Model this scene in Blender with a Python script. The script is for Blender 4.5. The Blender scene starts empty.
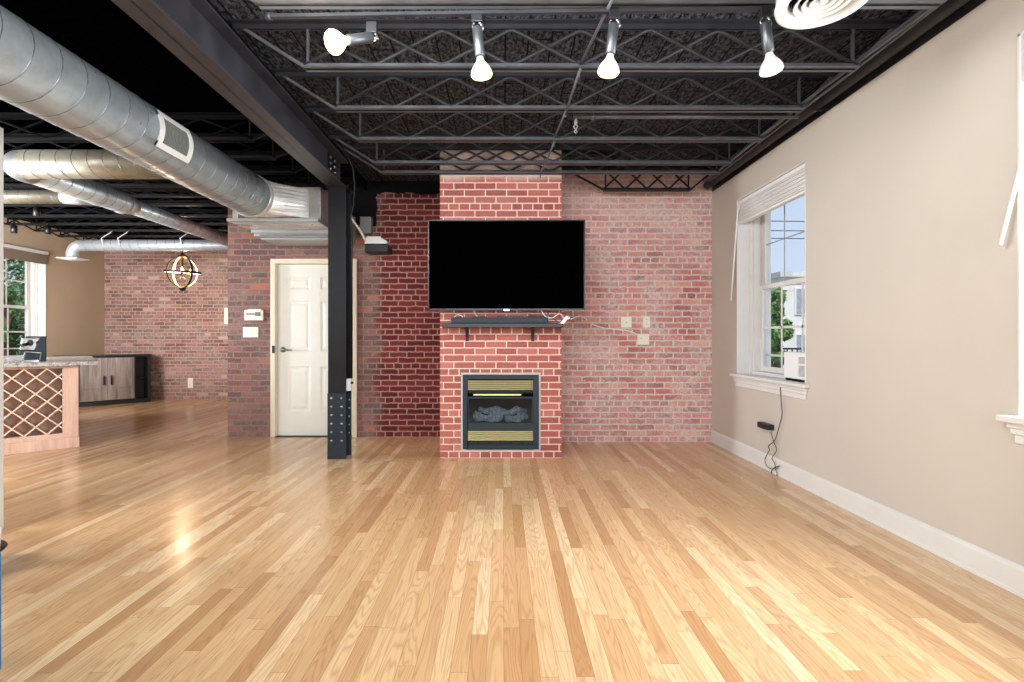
import bpy, math, random
from mathutils import Matrix, Vector
random.seed(7)
PI = math.pi
scene = bpy.context.scene
C = scene.collection

# ------------------------------------------------------------------ camera
F, VX, VY, CZ = 500.0, 503.0, 338.0, 1.18
cam_d = bpy.data.cameras.new('camera'); cam = bpy.data.objects.new('camera', cam_d); C.objects.link(cam)
cam.location = (0, 0, CZ); cam.rotation_euler = (PI/2, 0, 0)
cam_d.sensor_width = 36; cam_d.lens = F/1024*36
cam_d.shift_x = (512-VX)/1024; cam_d.shift_y = -(341-VY)/1024
cam_d.clip_start = 0.02
scene.camera = cam
def P(x, y, D):            # point of the photo at depth D, in metres
    return ((x-VX)*D/F, D, CZ+(VY-y)*D/F)

# ------------------------------------------------------------------ node helpers
def lin(c):
    out = []
    for v in c[:3]:
        v = v/255.0
        out.append(v/12.92 if v <= .04045 else ((v+.055)/1.055)**2.4)
    return (out[0], out[1], out[2], 1.0)
class NT:
    def __init__(s, name):
        s.m = bpy.data.materials.new(name); s.m.use_nodes = True
        s.t = s.m.node_tree; s.n = s.t.nodes
        s.b = s.n['Principled BSDF']; s.out = s.n['Material Output']
    def new(s, k): return s.n.new(k)
    def put(s, sock, v):
        if hasattr(v, 'is_output') or isinstance(v, bpy.types.NodeSocket): s.t.links.new(v, sock)
        else: sock.default_value = v
    def math(s, op, a, b=0.0, c=None, clamp=False):
        n = s.new('ShaderNodeMath'); n.operation = op; n.use_clamp = clamp
        s.put(n.inputs[0], a); s.put(n.inputs[1], b)
        if c is not None: s.put(n.inputs[2], c)
        return n.outputs[0]
    def mix(s, f, a, b, bt='MIX'):
        n = s.new('ShaderNodeMix'); n.data_type = 'RGBA'; n.blend_type = bt
        s.put(n.inputs[0], f); s.put(n.inputs[6], a); s.put(n.inputs[7], b)
        return n.outputs[2]
    def obj(s): return s.new('ShaderNodeTexCoord').outputs['Object']
    def sep(s, v):
        n = s.new('ShaderNodeSeparateXYZ'); s.put(n.inputs[0], v); return n.outputs
    def comb(s, x, y, z=0.0):
        n = s.new('ShaderNodeCombineXYZ'); s.put(n.inputs[0], x); s.put(n.inputs[1], y); s.put(n.inputs[2], z); return n.outputs[0]
    def noise(s, v, scale, detail=3, rough=.55, dist=0.0):
        n = s.new('ShaderNodeTexNoise'); s.put(n.inputs['Vector'], v); n.inputs['Scale'].default_value = scale
        n.inputs['Detail'].default_value = detail; n.inputs['Roughness'].default_value = rough; n.inputs['Distortion'].default_value = dist
        return n.outputs['Fac']
    def ramp(s, f, stops, const=False):
        n = s.new('ShaderNodeValToRGB'); s.put(n.inputs[0], f); e = n.color_ramp.elements
        if const: n.color_ramp.interpolation = 'CONSTANT'
        e[0].position, e[0].color = stops[0]; e[1].position, e[1].color = stops[1]
        for p, c in stops[2:]:
            k = e.new(p); k.color = c
        return n.outputs[0]
    def rng(s, f, a, b, c=0.0, d=1.0):
        n = s.new('ShaderNodeMapRange'); s.put(n.inputs[0], f)
        for i, v in zip((1, 2, 3, 4), (a, b, c, d)): s.put(n.inputs[i], v)
        return n.outputs[0]
    def bump(s, h, strength, dist=.01):
        n = s.new('ShaderNodeBump'); s.put(n.inputs['Height'], h); n.inputs['Strength'].default_value = strength
        n.inputs['Distance'].default_value = dist; s.t.links.new(n.outputs[0], s.b.inputs['Normal'])
    def set(s, **k):
        for a, v in k.items(): s.put(s.b.inputs[a.replace('_', ' ')], v)
        return s.m

def plain(name, col, rough=.5, metal=0.0, var=.06, scale=6.0, bump=0.0, coat=0.0, spec=.5):
    t = NT(name); o = t.obj()
    n = t.noise(o, scale, 4)
    c = lin(col)
    a = tuple(min(1, v*(1-var*2)) for v in c[:3])+(1,); b = tuple(min(1, v*(1+var*2)) for v in c[:3])+(1,)
    t.set(Base_Color=t.ramp(n, [(.3, a), (.7, b)]), Metallic=metal, Roughness=t.rng(n, .2, .8, max(0, rough-.05), min(1, rough+.05)))
    if coat: t.set(Coat_Weight=coat)
    t.set(Specular_IOR_Level=spec)
    if bump: t.bump(t.noise(o, scale*12, 3), bump, .004)
    return t.m

def glass_mat(name, tint=(1, 1, 1, 1), gloss=.08):
    t = NT(name)
    tr = t.new('ShaderNodeBsdfTransparent'); tr.inputs[0].default_value = tint
    gl = t.new('ShaderNodeBsdfGlossy'); gl.inputs['Roughness'].default_value = .02
    mx = t.new('ShaderNodeMixShader'); f = gloss
    t.put(mx.inputs[0], f); t.put(mx.inputs[1], tr.outputs[0]); t.put(mx.inputs[2], gl.outputs[0])
    t.t.links.new(mx.outputs[0], t.out.inputs[0]); return t.m

def emit(name, col, strength):
    t = NT(name); t.set(Base_Color=lin(col), Emission_Color=lin(col), Emission_Strength=strength, Roughness=.4); return t.m

def brick(name, ramp, mortar, smear=None, smear_amt=0.0, axis='xz', msize=.0055, irreg=.004, squash=.5, special=None, smear_scale=1.3, seed=0.0, speck=0.0):
    """brick wall: courses of .0677 m, bricks .207 m long, every sixth course of headers"""
    t = NT(name); o = t.obj(); x, y, z = t.sep(o)
    u = x if axis == 'xz' else y
    o2 = t.comb(t.math('ADD', u, seed), z, 0.0)
    wob = t.math('MULTIPLY', t.math('SUBTRACT', t.noise(o2, 9.0, 2), .5), irreg*4)
    wob2 = t.math('MULTIPLY', t.math('SUBTRACT', t.noise(t.comb(z, t.math('ADD', u, 7.3), 1.0), 26.0, 3), .5), irreg*3.2)
    v = t.comb(t.math('ADD', t.math('ADD', u, 40+seed), t.math('ADD', wob2, 0)), t.math('ADD', t.math('ADD', z, 10.156), t.math('ADD', wob, wob2)), 0.0)
    b = t.new('ShaderNodeTexBrick'); t.put(b.inputs['Vector'], v)
    b.inputs['Color1'].default_value = (0, 0, 0, 1); b.inputs['Color2'].default_value = (1, 1, 1, 1); b.inputs['Mortar'].default_value = (.5, .5, .5, 1)
    b.inputs['Scale'].default_value = 1; b.inputs['Mortar Size'].default_value = msize; b.inputs['Mortar Smooth'].default_value = .25
    b.inputs['Brick Width'].default_value = .207; b.inputs['Row Height'].default_value = .0677
    b.offset = .5; b.offset_frequency = 2; b.squash = squash; b.squash_frequency = 6
    tint, fac = b.outputs['Color'], b.outputs['Fac']
    base = t.ramp(tint, [(p, lin(c)) for p, c in ramp])
    fine = t.noise(o2, 70.0, 4, .7)
    base = t.mix(t.rng(fine, .35, .75, 0, .35), base, lin((70, 50, 46)), 'MULTIPLY') if False else t.mix(t.rng(fine, .3, .75, 0.0, .30), base, lin(tuple(min(255, v+45) for v in ramp[len(ramp)//2][1])))
    mort = t.mix(t.rng(fine, .3, .7), lin(mortar), lin(tuple(int(v*.82) for v in mortar)))
    if smear is not None:
        m = t.noise(o2, smear_scale, 5, .62, .4)
        m2 = t.noise(o2, 24.0, 4, .75)
        k = t.math('MULTIPLY', t.rng(m, .38, .66), t.rng(m2, .35, .68), clamp=True)
        base = t.mix(t.math('MULTIPLY', k, smear_amt, clamp=True), base, lin(smear))
    if speck:
        sp = t.noise(o2, 38.0, 2, .8)
        base = t.mix(t.rng(sp, .60, .68, 0, speck), base, lin(tuple(mortar)))
        mort = t.mix(t.rng(t.noise(o2, 30.0, 3, .8), .5, .62, 0, .7), mort, lin(tuple(int(v*.80) for v in mortar)))
    col = t.mix(fac, base, mort)
    if special: col = special(t, col, x, y, z, o2, fac, tint)
    t.set(Base_Color=col, Roughness=.9, Specular_IOR_Level=.2)
    t.bump(t.math('ADD', t.math('MULTIPLY', fac, -1.0), t.math('MULTIPLY', fine, .35)), .55, .008)
    return t.m

def floor_mat():
    t = NT('oak_strip_floor'); o = t.obj(); x, y, z = t.sep(o)
    w = .0635
    u = t.math('DIVIDE', t.math('ADD', x, 20.0), w); colm = t.math('FLOOR', u); fx = t.math('FRACT', u)
    def wn(a, b, k):
        n = t.new('ShaderNodeTexWhiteNoise'); n.noise_dimensions = '3D'; t.put(n.inputs['Vector'], t.comb(a, b, k)); return n.outputs['Value']
    r1 = wn(colm, 3.0, 1.0); r2 = wn(colm, 9.0, 2.0)
    L = t.math('ADD', .62, t.math('MULTIPLY', r2, .75))
    v = t.math('ADD', t.math('DIVIDE', t.math('ADD', y, 30.0), L), t.math('MULTIPLY', r1, 7.0))
    row = t.math('FLOOR', v); fy = t.math('FRACT', v)
    r = wn(colm, row, 5.0); rb = wn(colm, row, 8.0)
    base = t.ramp(r, [(0.0, lin((178, 136, 92))), (.08, lin((192, 150, 104))), (.35, lin((203, 164, 117))), (.62, lin((210, 172, 125))), (.85, lin((217, 182, 136))), (1.0, lin((227, 197, 155)))])
    gv = t.comb(t.math('ADD', t.math('MULTIPLY', x, 9.0), t.math('MULTIPLY', rb, 40.0)), t.math('ADD', t.math('MULTIPLY', y, .75), t.math('MULTIPLY', r, 60.0)), 0.0)
    n1 = t.noise(gv, 1.0, 2, .45, .15)
    rings = t.math('FRACT', t.math('MULTIPLY', n1, 24.0))
    rl = t.math('ABSOLUTE', t.math('SUBTRACT', t.math('MULTIPLY', rings, 2.0), 1.0))
    fine = t.noise(t.comb(t.math('MULTIPLY', x, 160.0), t.math('MULTIPLY', y, 5.0), rb), 1.0, 3, .6)
    c = t.mix(t.math('MULTIPLY', t.rng(rl, .45, 1.0), .34), base, lin((142, 90, 50)))
    c = t.mix(t.rng(fine, .5, .8, 0, .35), c, lin((140, 92, 54)))
    big = t.noise(o, .7, 2)
    c = t.mix(t.rng(big, .3, .7, 0, .18), c, lin((190, 120, 80)))
    gap = t.math('MAXIMUM', t.math('LESS_THAN', fx, .022), t.math('LESS_THAN', t.math('MULTIPLY', fy, L), .0018))
    c = t.mix(t.math('MULTIPLY', gap, .6), c, lin((96, 56, 30)))
    t.set(Base_Color=c, Roughness=.24, Specular_IOR_Level=.5, Coat_Weight=.2, Coat_Roughness=.14)
    t.bump(t.math('ADD', t.math('MULTIPLY', gap, -1.0), t.math('MULTIPLY', r, .2)), .08, .003)
    return t.m

def deck_mat(name, col, hi, spec=.12, bs=1.0):
    t = NT(name); o = t.obj(); x, y, z = t.sep(o)
    u = t.math('DIVIDE', t.math('ADD', x, 20), .145); fx = t.math('FRACT', u); cl = t.math('FLOOR', u)
    wnn = t.new('ShaderNodeTexWhiteNoise'); wnn.noise_dimensions = '1D'; t.put(wnn.inputs['W'], cl)
    v = t.math('FRACT', t.math('ADD', t.math('DIVIDE', y, 1.1), wnn.outputs['Value']))
    seam = t.math('MAXIMUM', t.math('LESS_THAN', fx, .07), t.math('LESS_THAN', v, .012))
    n = t.noise(t.comb(t.math('MULTIPLY', x, 1.0), t.math('MULTIPLY', y, .55), z), 42.0, 4, .75)
    c = t.mix(t.rng(n, .42, .68), lin(col), lin(hi)); c = t.mix(seam, c, lin((3, 3, 3)))
    t.set(Base_Color=c, Roughness=.85, Specular_IOR_Level=spec)
    t.bump(t.math('SUBTRACT', n, t.math('MULTIPLY', seam, 1.5)), bs, .02)
    return t.m

def galv(name, col=(206, 220, 228), rough=.28, dark=.66):
    t = NT(name); o = t.obj()
    vor = t.new('ShaderNodeTexVoronoi'); t.put(vor.inputs['Vector'], o); vor.inputs['Scale'].default_value = 55
    n = t.noise(o, 3.5, 5, .65, .6)
    c0 = lin(col); c1 = tuple(v*dark for v in c0[:3])+(1,)
    c = t.mix(t.rng(n, .35, .65), c0, c1)
    c = t.mix(t.rng(vor.outputs['Color'], 0, 1, 0, .10), c, lin((235, 240, 245)))
    t.set(Base_Color=c, Metallic=.5, Roughness=t.rng(n, .3, .7, rough-.04, rough+.14))
    t.bump(n, .08, .01)
    return t.m

def wood(name, a, b, axis='z', rough=.55, s=1.0):
    t = NT(name); o = t.obj(); x, y, z = t.sep(o)
    g = {'z': t.comb(t.math('MULTIPLY', x, 30*s), t.math('MULTIPLY', y, 30*s), t.math('MULTIPLY', z, 2.2*s)), 'x': t.comb(t.math('MULTIPLY', x, 2.2*s), t.math('MULTIPLY', y, 30*s), t.math('MULTIPLY', z, 30*s))}[axis]
    n = t.noise(g, 1.0, 5, .6, .8)
    t.set(Base_Color=t.ramp(n, [(.3, lin(a)), (.7, lin(b))]), Roughness=rough); t.bump(n, .15, .003); return t.m

# ------------------------------------------------------------------ geometry helpers
class MB:
    def __init__(s): s.v, s.f, s.s = [], [], []
    def add(s, vs, fs, smooth=False):
        o = len(s.v); s.v += [tuple(p) for p in vs]; s.f += [tuple(i+o for i in f) for f in fs]; s.s += [smooth]*len(fs); return s
    def box(s, x0, x1, y0, y1, z0, z1):
        x0, x1 = min(x0, x1), max(x0, x1); y0, y1 = min(y0, y1), max(y0, y1); z0, z1 = min(z0, z1), max(z0, z1)
        return s.add([(x0,y0,z0),(x1,y0,z0),(x1,y1,z0),(x0,y1,z0),(x0,y0,z1),(x1,y0,z1),(x1,y1,z1),(x0,y1,z1)],
                     [(0,3,2,1),(4,5,6,7),(0,1,5,4),(1,2,6,5),(2,3,7,6),(3,0,4,7)])
    def prism(s, poly, axis, a, b):     # poly in the other two axes
        def pt(p, k):
            return {'x': (k, p[0], p[1]), 'y': (p[0], k, p[1]), 'z': (p[0], p[1], k)}[axis]
        n = len(poly); vs = [pt(p, a) for p in poly]+[pt(p, b) for p in poly]
        fs = [tuple(range(n)), tuple(range(2*n-1, n-1, -1))]+[(i, i+n, (i+1) % n+n, (i+1) % n) for i in range(n)]
        return s.add(vs, fs)
    def frame(s, p, q, up=None):
        d = (Vector(q)-Vector(p)).normalized()
        u = Vector(up) if up else (Vector((0,0,1)) if abs(d.z) < .95 else Vector((1,0,0)))
        a = d.cross(u).normalized(); b = a.cross(d).normalized(); return d, a, b
    def bar(s, p, q, w, h, up=None):    # square section bar
        p, q = Vector(p), Vector(q); d, a, b = s.frame(p, q, up)
        vs = []
        for e in (p, q):
            for i, j in ((-1,-1),(1,-1),(1,1),(-1,1)): vs.append(e+a*(w/2*i)+b*(h/2*j))
        return s.add(vs, [(0,1,2,3),(7,6,5,4),(0,4,5,1),(1,5,6,2),(2,6,7,3),(3,7,4,0)])
    def cyl(s, p, q, r, r2=None, n=24, caps=True):
        p, q = Vector(p), Vector(q); d, a, b = s.frame(p, q); r2 = r if r2 is None else r2
        vs = [e+(a*math.cos(2*PI*i/n)+b*math.sin(2*PI*i/n))*rr for e, rr in ((p, r), (q, r2)) for i in range(n)]
        s.add(vs, [(i, (i+1) % n, (i+1) % n+n, i+n) for i in range(n)], True)
        if caps:
            s.add(vs, [tuple(range(n-1, -1, -1)), tuple(range(n, 2*n))])
        return s
    def tube(s, pts, r, n=10, closed=False, caps=True):
        pts = [Vector(p) for p in pts]; m = len(pts); vs = []; prev = None
        for i, p in enumerate(pts):
            if closed: d = (pts[(i+1) % m]-pts[i-1]).normalized()
            else: d = ((pts[min(i+1, m-1)]-pts[max(i-1, 0)])).normalized()
            if prev is None:
                u = Vector((0,0,1)) if abs(d.z) < .9 else Vector((1,0,0)); a = d.cross(u).normalized()
            else:
                a = (prev-d*prev.dot(d)).normalized()
            prev = a; b = d.cross(a)
            vs += [p+(a*math.cos(2*PI*k/n)+b*math.sin(2*PI*k/n))*r for k in range(n)]
        fs = [(i*n+k, i*n+(k+1) % n, ((i+1) % m)*n+(k+1) % n, ((i+1) % m)*n+k) for i in range(m if closed else m-1) for k in range(n)]
        s.add(vs, fs, True)
        if caps and not closed: s.add(vs, [tuple(range(n-1, -1, -1)), tuple((m-1)*n+k for k in range(n))])
        return s
    def lathe(s, prof, p, d=(0,0,1), n=32):   # prof [(r, t)] along direction d from p
        p = Vector(p); d = Vector(d).normalized(); _, a, b = s.frame(p, p+d)
        vs = [p+d*t+(a*math.cos(2*PI*k/n)+b*math.sin(2*PI*k/n))*max(r, 1e-4) for r, t in prof for k in range(n)]
        return s.add(vs, [(i*n+k, i*n+(k+1) % n, (i+1)*n+(k+1) % n, (i+1)*n+k) for i in range(len(prof)-1) for k in range(n)], True)
    def strap(s, c, R, w, th, nrm, n=64):     # flat strap ring of radius R around axis nrm
        c = Vector(c); d = Vector(nrm).normalized(); _, a, b = s.frame(c, c+d); vs = []
        for k in range(n):
            e = a*math.cos(2*PI*k/n)+b*math.sin(2*PI*k/n)
            vs += [c+e*(R-th)-d*w/2, c+e*R-d*w/2, c+e*R+d*w/2, c+e*(R-th)+d*w/2]
        return s.add(vs, [(k*4+i, k*4+(i+1) % 4, ((k+1) % n)*4+(i+1) % 4, ((k+1) % n)*4+i) for k in range(n) for i in range(4)], False)
    def mesh(s, name, inv=None):
        me = bpy.data.meshes.new(name)
        vs = [tuple(inv @ Vector(p)) for p in s.v] if inv is not None else s.v
        me.from_pydata(vs, [], s.f)
        me.polygons.foreach_set('use_smooth', s.s); me.validate(); me.update()
        import bmesh
        bm = bmesh.new(); bm.from_mesh(me); bmesh.ops.remove_doubles(bm, verts=bm.verts, dist=1e-5); bmesh.ops.recalc_face_normals(bm, faces=bm.faces); bm.to_mesh(me); bm.free()
        return me
W = {}
def tag(o, label, cat, group=None, kind=None):
    o['label'] = label; o['category'] = cat
    if group: o['group'] = group
    if kind: o['kind'] = kind
    return o
def thing(name, label, cat, loc, rotz=0.0, group=None):
    o = bpy.data.objects.new(name, None); C.objects.link(o); o.empty_display_size = .1
    o.location = loc; o.rotation_euler = (0, 0, rotz)
    W[o.name] = (Matrix.Translation(Vector(loc)) @ Matrix.Rotation(rotz, 4, 'Z')).inverted()
    return tag(o, label, cat, group)
def bev(o, b):
    if b:
        m = o.modifiers.new('bevel', 'BEVEL'); m.width = b; m.segments = 2; m.limit_method = 'ANGLE'; m.angle_limit = math.radians(40)
def part(name, mb, m, par, local=False, bevel=0.0, label=None):
    inv = W.get(par.name)
    o = bpy.data.objects.new(name, mb.mesh(name, None if local else inv)); C.objects.link(o)
    o.data.materials.append(m); o.parent = par; W[o.name] = inv; bev(o, bevel)
    if label: o['label'] = label
    return o
def single(name, mb, m, label, cat, group=None, bevel=0.0):
    xs, ys, zs = zip(*mb.v); loc = Vector(((min(xs)+max(xs))/2, (min(ys)+max(ys))/2, min(zs)))
    o = bpy.data.objects.new(name, mb.mesh(name, Matrix.Translation(-loc))); C.objects.link(o); o.location = loc
    o.data.materials.append(m); bev(o, bevel); W[o.name] = Matrix.Translation(-loc)
    return tag(o, label, cat, group)
def struct(name, mb, m, bevel=0.0, par=None):
    o = bpy.data.objects.new(name, mb.mesh(name)); C.objects.link(o); o.data.materials.append(m); bev(o, bevel)
    if par: o.parent = par
    else: o['kind'] = 'structure'
    return o
def dup(root, loc, label):
    r = root.copy(); C.objects.link(r); r.location = loc; r['label'] = label
    W[r.name] = Matrix.Translation(-Vector(loc))
    for ch in list(root.children):
        c = ch.copy(); C.objects.link(c); c.parent = r
        for g in list(ch.children):
            d = g.copy(); C.objects.link(d); d.parent = c
    return r

# ------------------------------------------------------------------ materials
M = {}
M['floor'] = floor_mat()
M['paint_r'] = plain('warm_white_wall_paint', (188, 178, 165), .75, var=.02, scale=1.2, bump=.03)
M['paint_l'] = plain('tan_wall_paint', (186, 166, 138), .8, var=.03, scale=1.2)
M['trim'] = plain('white_trim_paint', (208, 204, 198), .45, var=.015)
M['white'] = plain('white_plastic', (222, 222, 218), .4, var=.01)
M['door'] = plain('white_door_paint', (222, 220, 210), .4, var=.012)
M['casing'] = plain('cream_casing_paint', (216, 206, 182), .45, var=.02)
M['black_steel'] = plain('black_painted_steel', (15, 16, 18), .42, 0.0, var=.15, scale=9, bump=.1, spec=.3)
M['beam_steel'] = plain('charcoal_beam_paint', (48, 48, 54), .42, 0.0, var=.18, scale=5, bump=.12)
M['joist'] = plain('lit_joist_paint', (76, 77, 80), .35, 0.0, var=.12, scale=9)  # lighter tone painted in for lamplight falling on the bottom chords
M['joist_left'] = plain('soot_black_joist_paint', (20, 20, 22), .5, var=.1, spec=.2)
M['joist_dark'] = plain('dark_joist_paint', (38, 38, 41), .5, 0.0, var=.12, scale=9, spec=.3)
M['joist_web'] = plain('joist_web_paint', (42, 42, 44), .5, 0.0, var=.12, scale=9, spec=.3)
M['black_matte'] = plain('flat_black_paint', (6, 6, 7), .8, var=.2, spec=.1)
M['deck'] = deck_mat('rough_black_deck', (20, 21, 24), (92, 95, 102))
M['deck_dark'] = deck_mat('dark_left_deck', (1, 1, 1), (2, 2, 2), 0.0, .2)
M['galv'] = galv('galvanised_steel')
M['galv_w'] = galv('aged_galvanised_steel', (168, 160, 138), .42, .7)
M['galv_far'] = galv('bright_galvanised_steel', (176, 180, 182), .38, .80)
M['seam'] = plain('duct_seam_metal', (120, 128, 132), .35, .7, var=.05)
M['foil'] = galv('crinkled_foil_tape', (215, 212, 205), .28, .55)
M['chrome'] = plain('polished_chrome', (200, 202, 205), .18, 1.0, var=.03)
M['nickel'] = plain('brushed_nickel', (150, 148, 144), .3, .9, var=.05)
M['brass'] = plain('polished_brass', (228, 210, 148), .32, .5, var=.02)
M['insert'] = plain('dark_slate_fireplace_metal', (34, 43, 50), .5, .1, var=.05, spec=.3)
M['tv_frame'] = plain('dark_tv_bezel', (34, 34, 36), .3, .3)
M['tv_screen'] = plain('black_tv_glass', (1, 1, 1), .35, var=0); M['tv_screen'].node_tree.nodes['Principled BSDF'].inputs['Specular IOR Level'].default_value = 0.0
M['black_plastic'] = plain('black_plastic', (16, 16, 18), .45, var=.1)
M['sound'] = plain('charcoal_speaker_cloth', (38, 42, 48), .75, var=.12, scale=60)
M['shelf'] = plain('slate_black_shelf', (34, 38, 44), .5, var=.1)
M['pale_grey'] = plain('pale_grey_bar', (150, 156, 162), .5)
M['vent'] = plain('white_vent_metal', (196, 196, 192), .5, spec=.2)
M['glass'] = glass_mat('clear_window_glass', gloss=.03)
M['fglass'] = glass_mat('smoky_fireplace_glass', (.68, .74, .78, 1), .02)
M['log'] = plain('ash_grey_ceramic_log', (150, 152, 152), .95, var=.35, scale=30, bump=.8)
M['island'] = wood('pinkish_knotty_pine', (186, 148, 128), (212, 178, 156))
M['lattice'] = wood('pale_lattice_wood', (196, 160, 136), (226, 198, 174), 'x')
M['rackdark'] = wood('brown_rack_board', (190, 156, 140), (222, 196, 180), 'x')
M['graywood'] = wood('grey_brown_plank', (88, 80, 76), (168, 154, 144), s=.5)
M['cabtop'] = plain('dark_glossy_top', (46, 52, 50), .2, var=.1)
M['brownwood'] = wood('brown_timber', (64, 48, 42), (96, 76, 66))
M['bulb'] = emit('warm_white_bulb_glass', (176, 174, 168), .02)
M['bulb_face'] = emit('glowing_bulb_face', (255, 222, 168), 1.1)
M['bulb_hot'] = emit('bright_bulb_glass', (255, 222, 165), 5.0)
M['bulb_far'] = emit('chandelier_bulb', (255, 214, 150), 5.0)
M['cream_ring'] = plain('cream_wood_ring', (226, 206, 160), .5, var=.05)
M['blue'] = plain('blue_woven_fabric', (46, 96, 138), .9, var=.15, scale=60)
M['cream_plate'] = plain('ivory_plastic', (228, 222, 204), .4, var=.01)
M['grey_plate'] = plain('grey_metal_box', (118, 120, 116), .5, var=.05)
M['lcd'] = plain('dark_grey_display', (60, 66, 58), .3)
M['leaf'] = plain('green_leaves', (82, 118, 56), .6, var=.35, scale=3)
M['leaf_dark'] = plain('dark_green_leaves', (58, 104, 52), .6, var=.4, scale=3)
M['bark'] = plain('brown_bark', (84, 70, 58), .9, var=.2)
M['concrete'] = plain('pale_concrete', (178, 178, 174), .9, var=.1, scale=2)
M['ground'] = plain('street_paving', (150, 150, 148), .9, var=.08, scale=1)
M['stucco'] = plain('grey_stucco', (190, 188, 182), .9, var=.06, scale=2)
M['dark_glass'] = plain('dark_building_glass', (130, 138, 146), .2, var=.1)
M['blind'] = plain('folded_blind_slats', (226, 224, 218), .6, var=.04)
M['valance'] = plain('taupe_blind_fabric', (128, 112, 96), .8, var=.04)
def granite():
    t = NT('speckled_granite'); o = t.obj(); n = t.noise(o, 38, 5, .8); n2 = t.noise(o, 9, 3)
    c = t.ramp(n, [(.35, lin((60, 58, 60))), (.5, lin((168, 160, 156))), (.7, lin((214, 206, 200)))])
    t.set(Base_Color=t.mix(t.rng(n2, .4, .7, 0, .4), c, lin((120, 112, 112))), Roughness=.18); return t.m
M['granite'] = granite()

chim_ramp = [(0, (122, 60, 55)), (.3, (138, 68, 62)), (.7, (150, 80, 72)), (1, (166, 100, 90))]
def chim_sp(t, col, x, y, z, o2, fac, tint):
    n = t.noise(o2, 3.0, 4, .6)
    top = t.math('MULTIPLY', t.rng(t.math('ADD', z, t.math('MULTIPLY', n, .12)), 2.78, 2.84), t.rng(t.noise(o2, 20, 3), .3, .55, .6, .95))
    return t.mix(top, col, lin((188, 168, 158)))
M['chim'] = brick('red_chimney_brick', chim_ramp, (226, 200, 184), smear=(214, 150, 134), smear_amt=.35, msize=.0065, irreg=.0015, special=chim_sp, seed=.02)
M['chim_s'] = brick('red_chimney_brick_side', chim_ramp, (226, 200, 184), axis='yz', msize=.0065, irreg=.0015)
right_ramp = [(0, (142, 88, 84)), (.2, (168, 100, 94)), (.6, (184, 114, 106)), (.85, (196, 130, 117)), (1, (206, 146, 128))]
def right_sp(t, col, x, y, z, o2, fac, tint):
    n = t.noise(o2, 1.6, 5, .6)
    hz = t.math('MULTIPLY', t.rng(z, 2.0, 2.85, 0, .5), t.rng(t.noise(o2, 22, 4, .7), .38, .62))
    return t.mix(t.math('ADD', hz, t.rng(n, .52, .78, 0, .35), clamp=True), col, lin((208, 186, 178)))
M['brick_r'] = brick('whitewashed_weathered_brick', right_ramp, (228, 214, 206), smear=(222, 208, 204), smear_amt=1.0, smear_scale=2.2, msize=.0095, irreg=.005, special=right_sp, seed=.4, speck=.5)
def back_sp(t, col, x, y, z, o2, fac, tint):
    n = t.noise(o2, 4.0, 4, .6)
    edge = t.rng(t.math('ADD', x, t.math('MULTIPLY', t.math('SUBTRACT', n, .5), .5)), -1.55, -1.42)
    shaded_red = t.mix(fac, t.ramp(tint, [(0, lin((84, 34, 32))), (1, lin((112, 48, 44)))]), lin((160, 124, 114)))  # cleaner red brick, also darkened in colour for the chimney's shadow
    col = t.mix(edge, col, shaded_red)
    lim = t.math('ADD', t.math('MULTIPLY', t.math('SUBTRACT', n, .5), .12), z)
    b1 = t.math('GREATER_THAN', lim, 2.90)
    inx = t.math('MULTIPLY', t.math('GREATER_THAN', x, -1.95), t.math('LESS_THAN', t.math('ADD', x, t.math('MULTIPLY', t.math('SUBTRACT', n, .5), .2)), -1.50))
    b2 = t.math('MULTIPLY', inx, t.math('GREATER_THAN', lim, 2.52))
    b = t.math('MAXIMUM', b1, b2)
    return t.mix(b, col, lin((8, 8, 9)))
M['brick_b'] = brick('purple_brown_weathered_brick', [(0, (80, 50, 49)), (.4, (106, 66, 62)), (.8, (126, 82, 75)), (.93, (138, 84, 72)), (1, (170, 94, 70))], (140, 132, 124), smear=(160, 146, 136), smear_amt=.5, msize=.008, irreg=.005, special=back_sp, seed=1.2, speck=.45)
M['brick_p'] = brick('pier_side_brick', [(0, (92, 56, 54)), (.4, (124, 74, 68)), (1, (160, 92, 72))], (158, 142, 130), axis='yz', msize=.008, irreg=.005)
M['brick_f'] = brick('old_red_brown_brick', [(0, (92, 58, 52)), (.3, (122, 78, 68)), (.7, (142, 94, 82)), (.93, (158, 108, 92)), (1, (196, 164, 148))], (180, 166, 156), smear=(186, 170, 160), smear_amt=.75, msize=.009, irreg=.006, seed=2.1, speck=.5)

# ------------------------------------------------------------------ room shell
XR, XL, YF, YB, YR, YD = 2.371, -7.65, 9.6, -3.2, 5.673, 5.96
CHX0, CHX1, CHY = -.62, .575, 4.917
ZT = 3.05
struct('floor', MB().box(XL-.3, XR+.3, YB-.2, YF+.3, -.12, 0), M['floor'])
struct('ceiling', MB().box(-1.64, XR+.3, YB-.2, YF+.3, ZT, ZT+.15), M['deck'])
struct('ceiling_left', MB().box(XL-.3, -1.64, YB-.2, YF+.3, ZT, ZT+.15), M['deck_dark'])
def wall_with_holes(x0, x1, ya, yb, z0, z1, holes):
    m = MB(); y = ya
    for h0, h1, s, t in sorted(holes):
        m.box(x0, x1, y, h0, z0, z1); m.box(x0, x1, h0, h1, z0, s); m.box(x0, x1, h0, h1, t, z1); y = h1
    m.box(x0, x1, y, yb, z0, z1); return m
WZ0, WZ1 = .82, 2.575
WR = [(3.912, 5.066), (1.15, 2.30), (-1.85, -.70)]
WLx = [(7.20, 8.37), (3.6, 4.8)]
TH = .34
struct('wall_right', wall_with_holes(XR, XR+TH, YB, YR+.3, 0, 2.835, [(a, b, WZ0, WZ1) for a, b in WR]), M['paint_r'])
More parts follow.
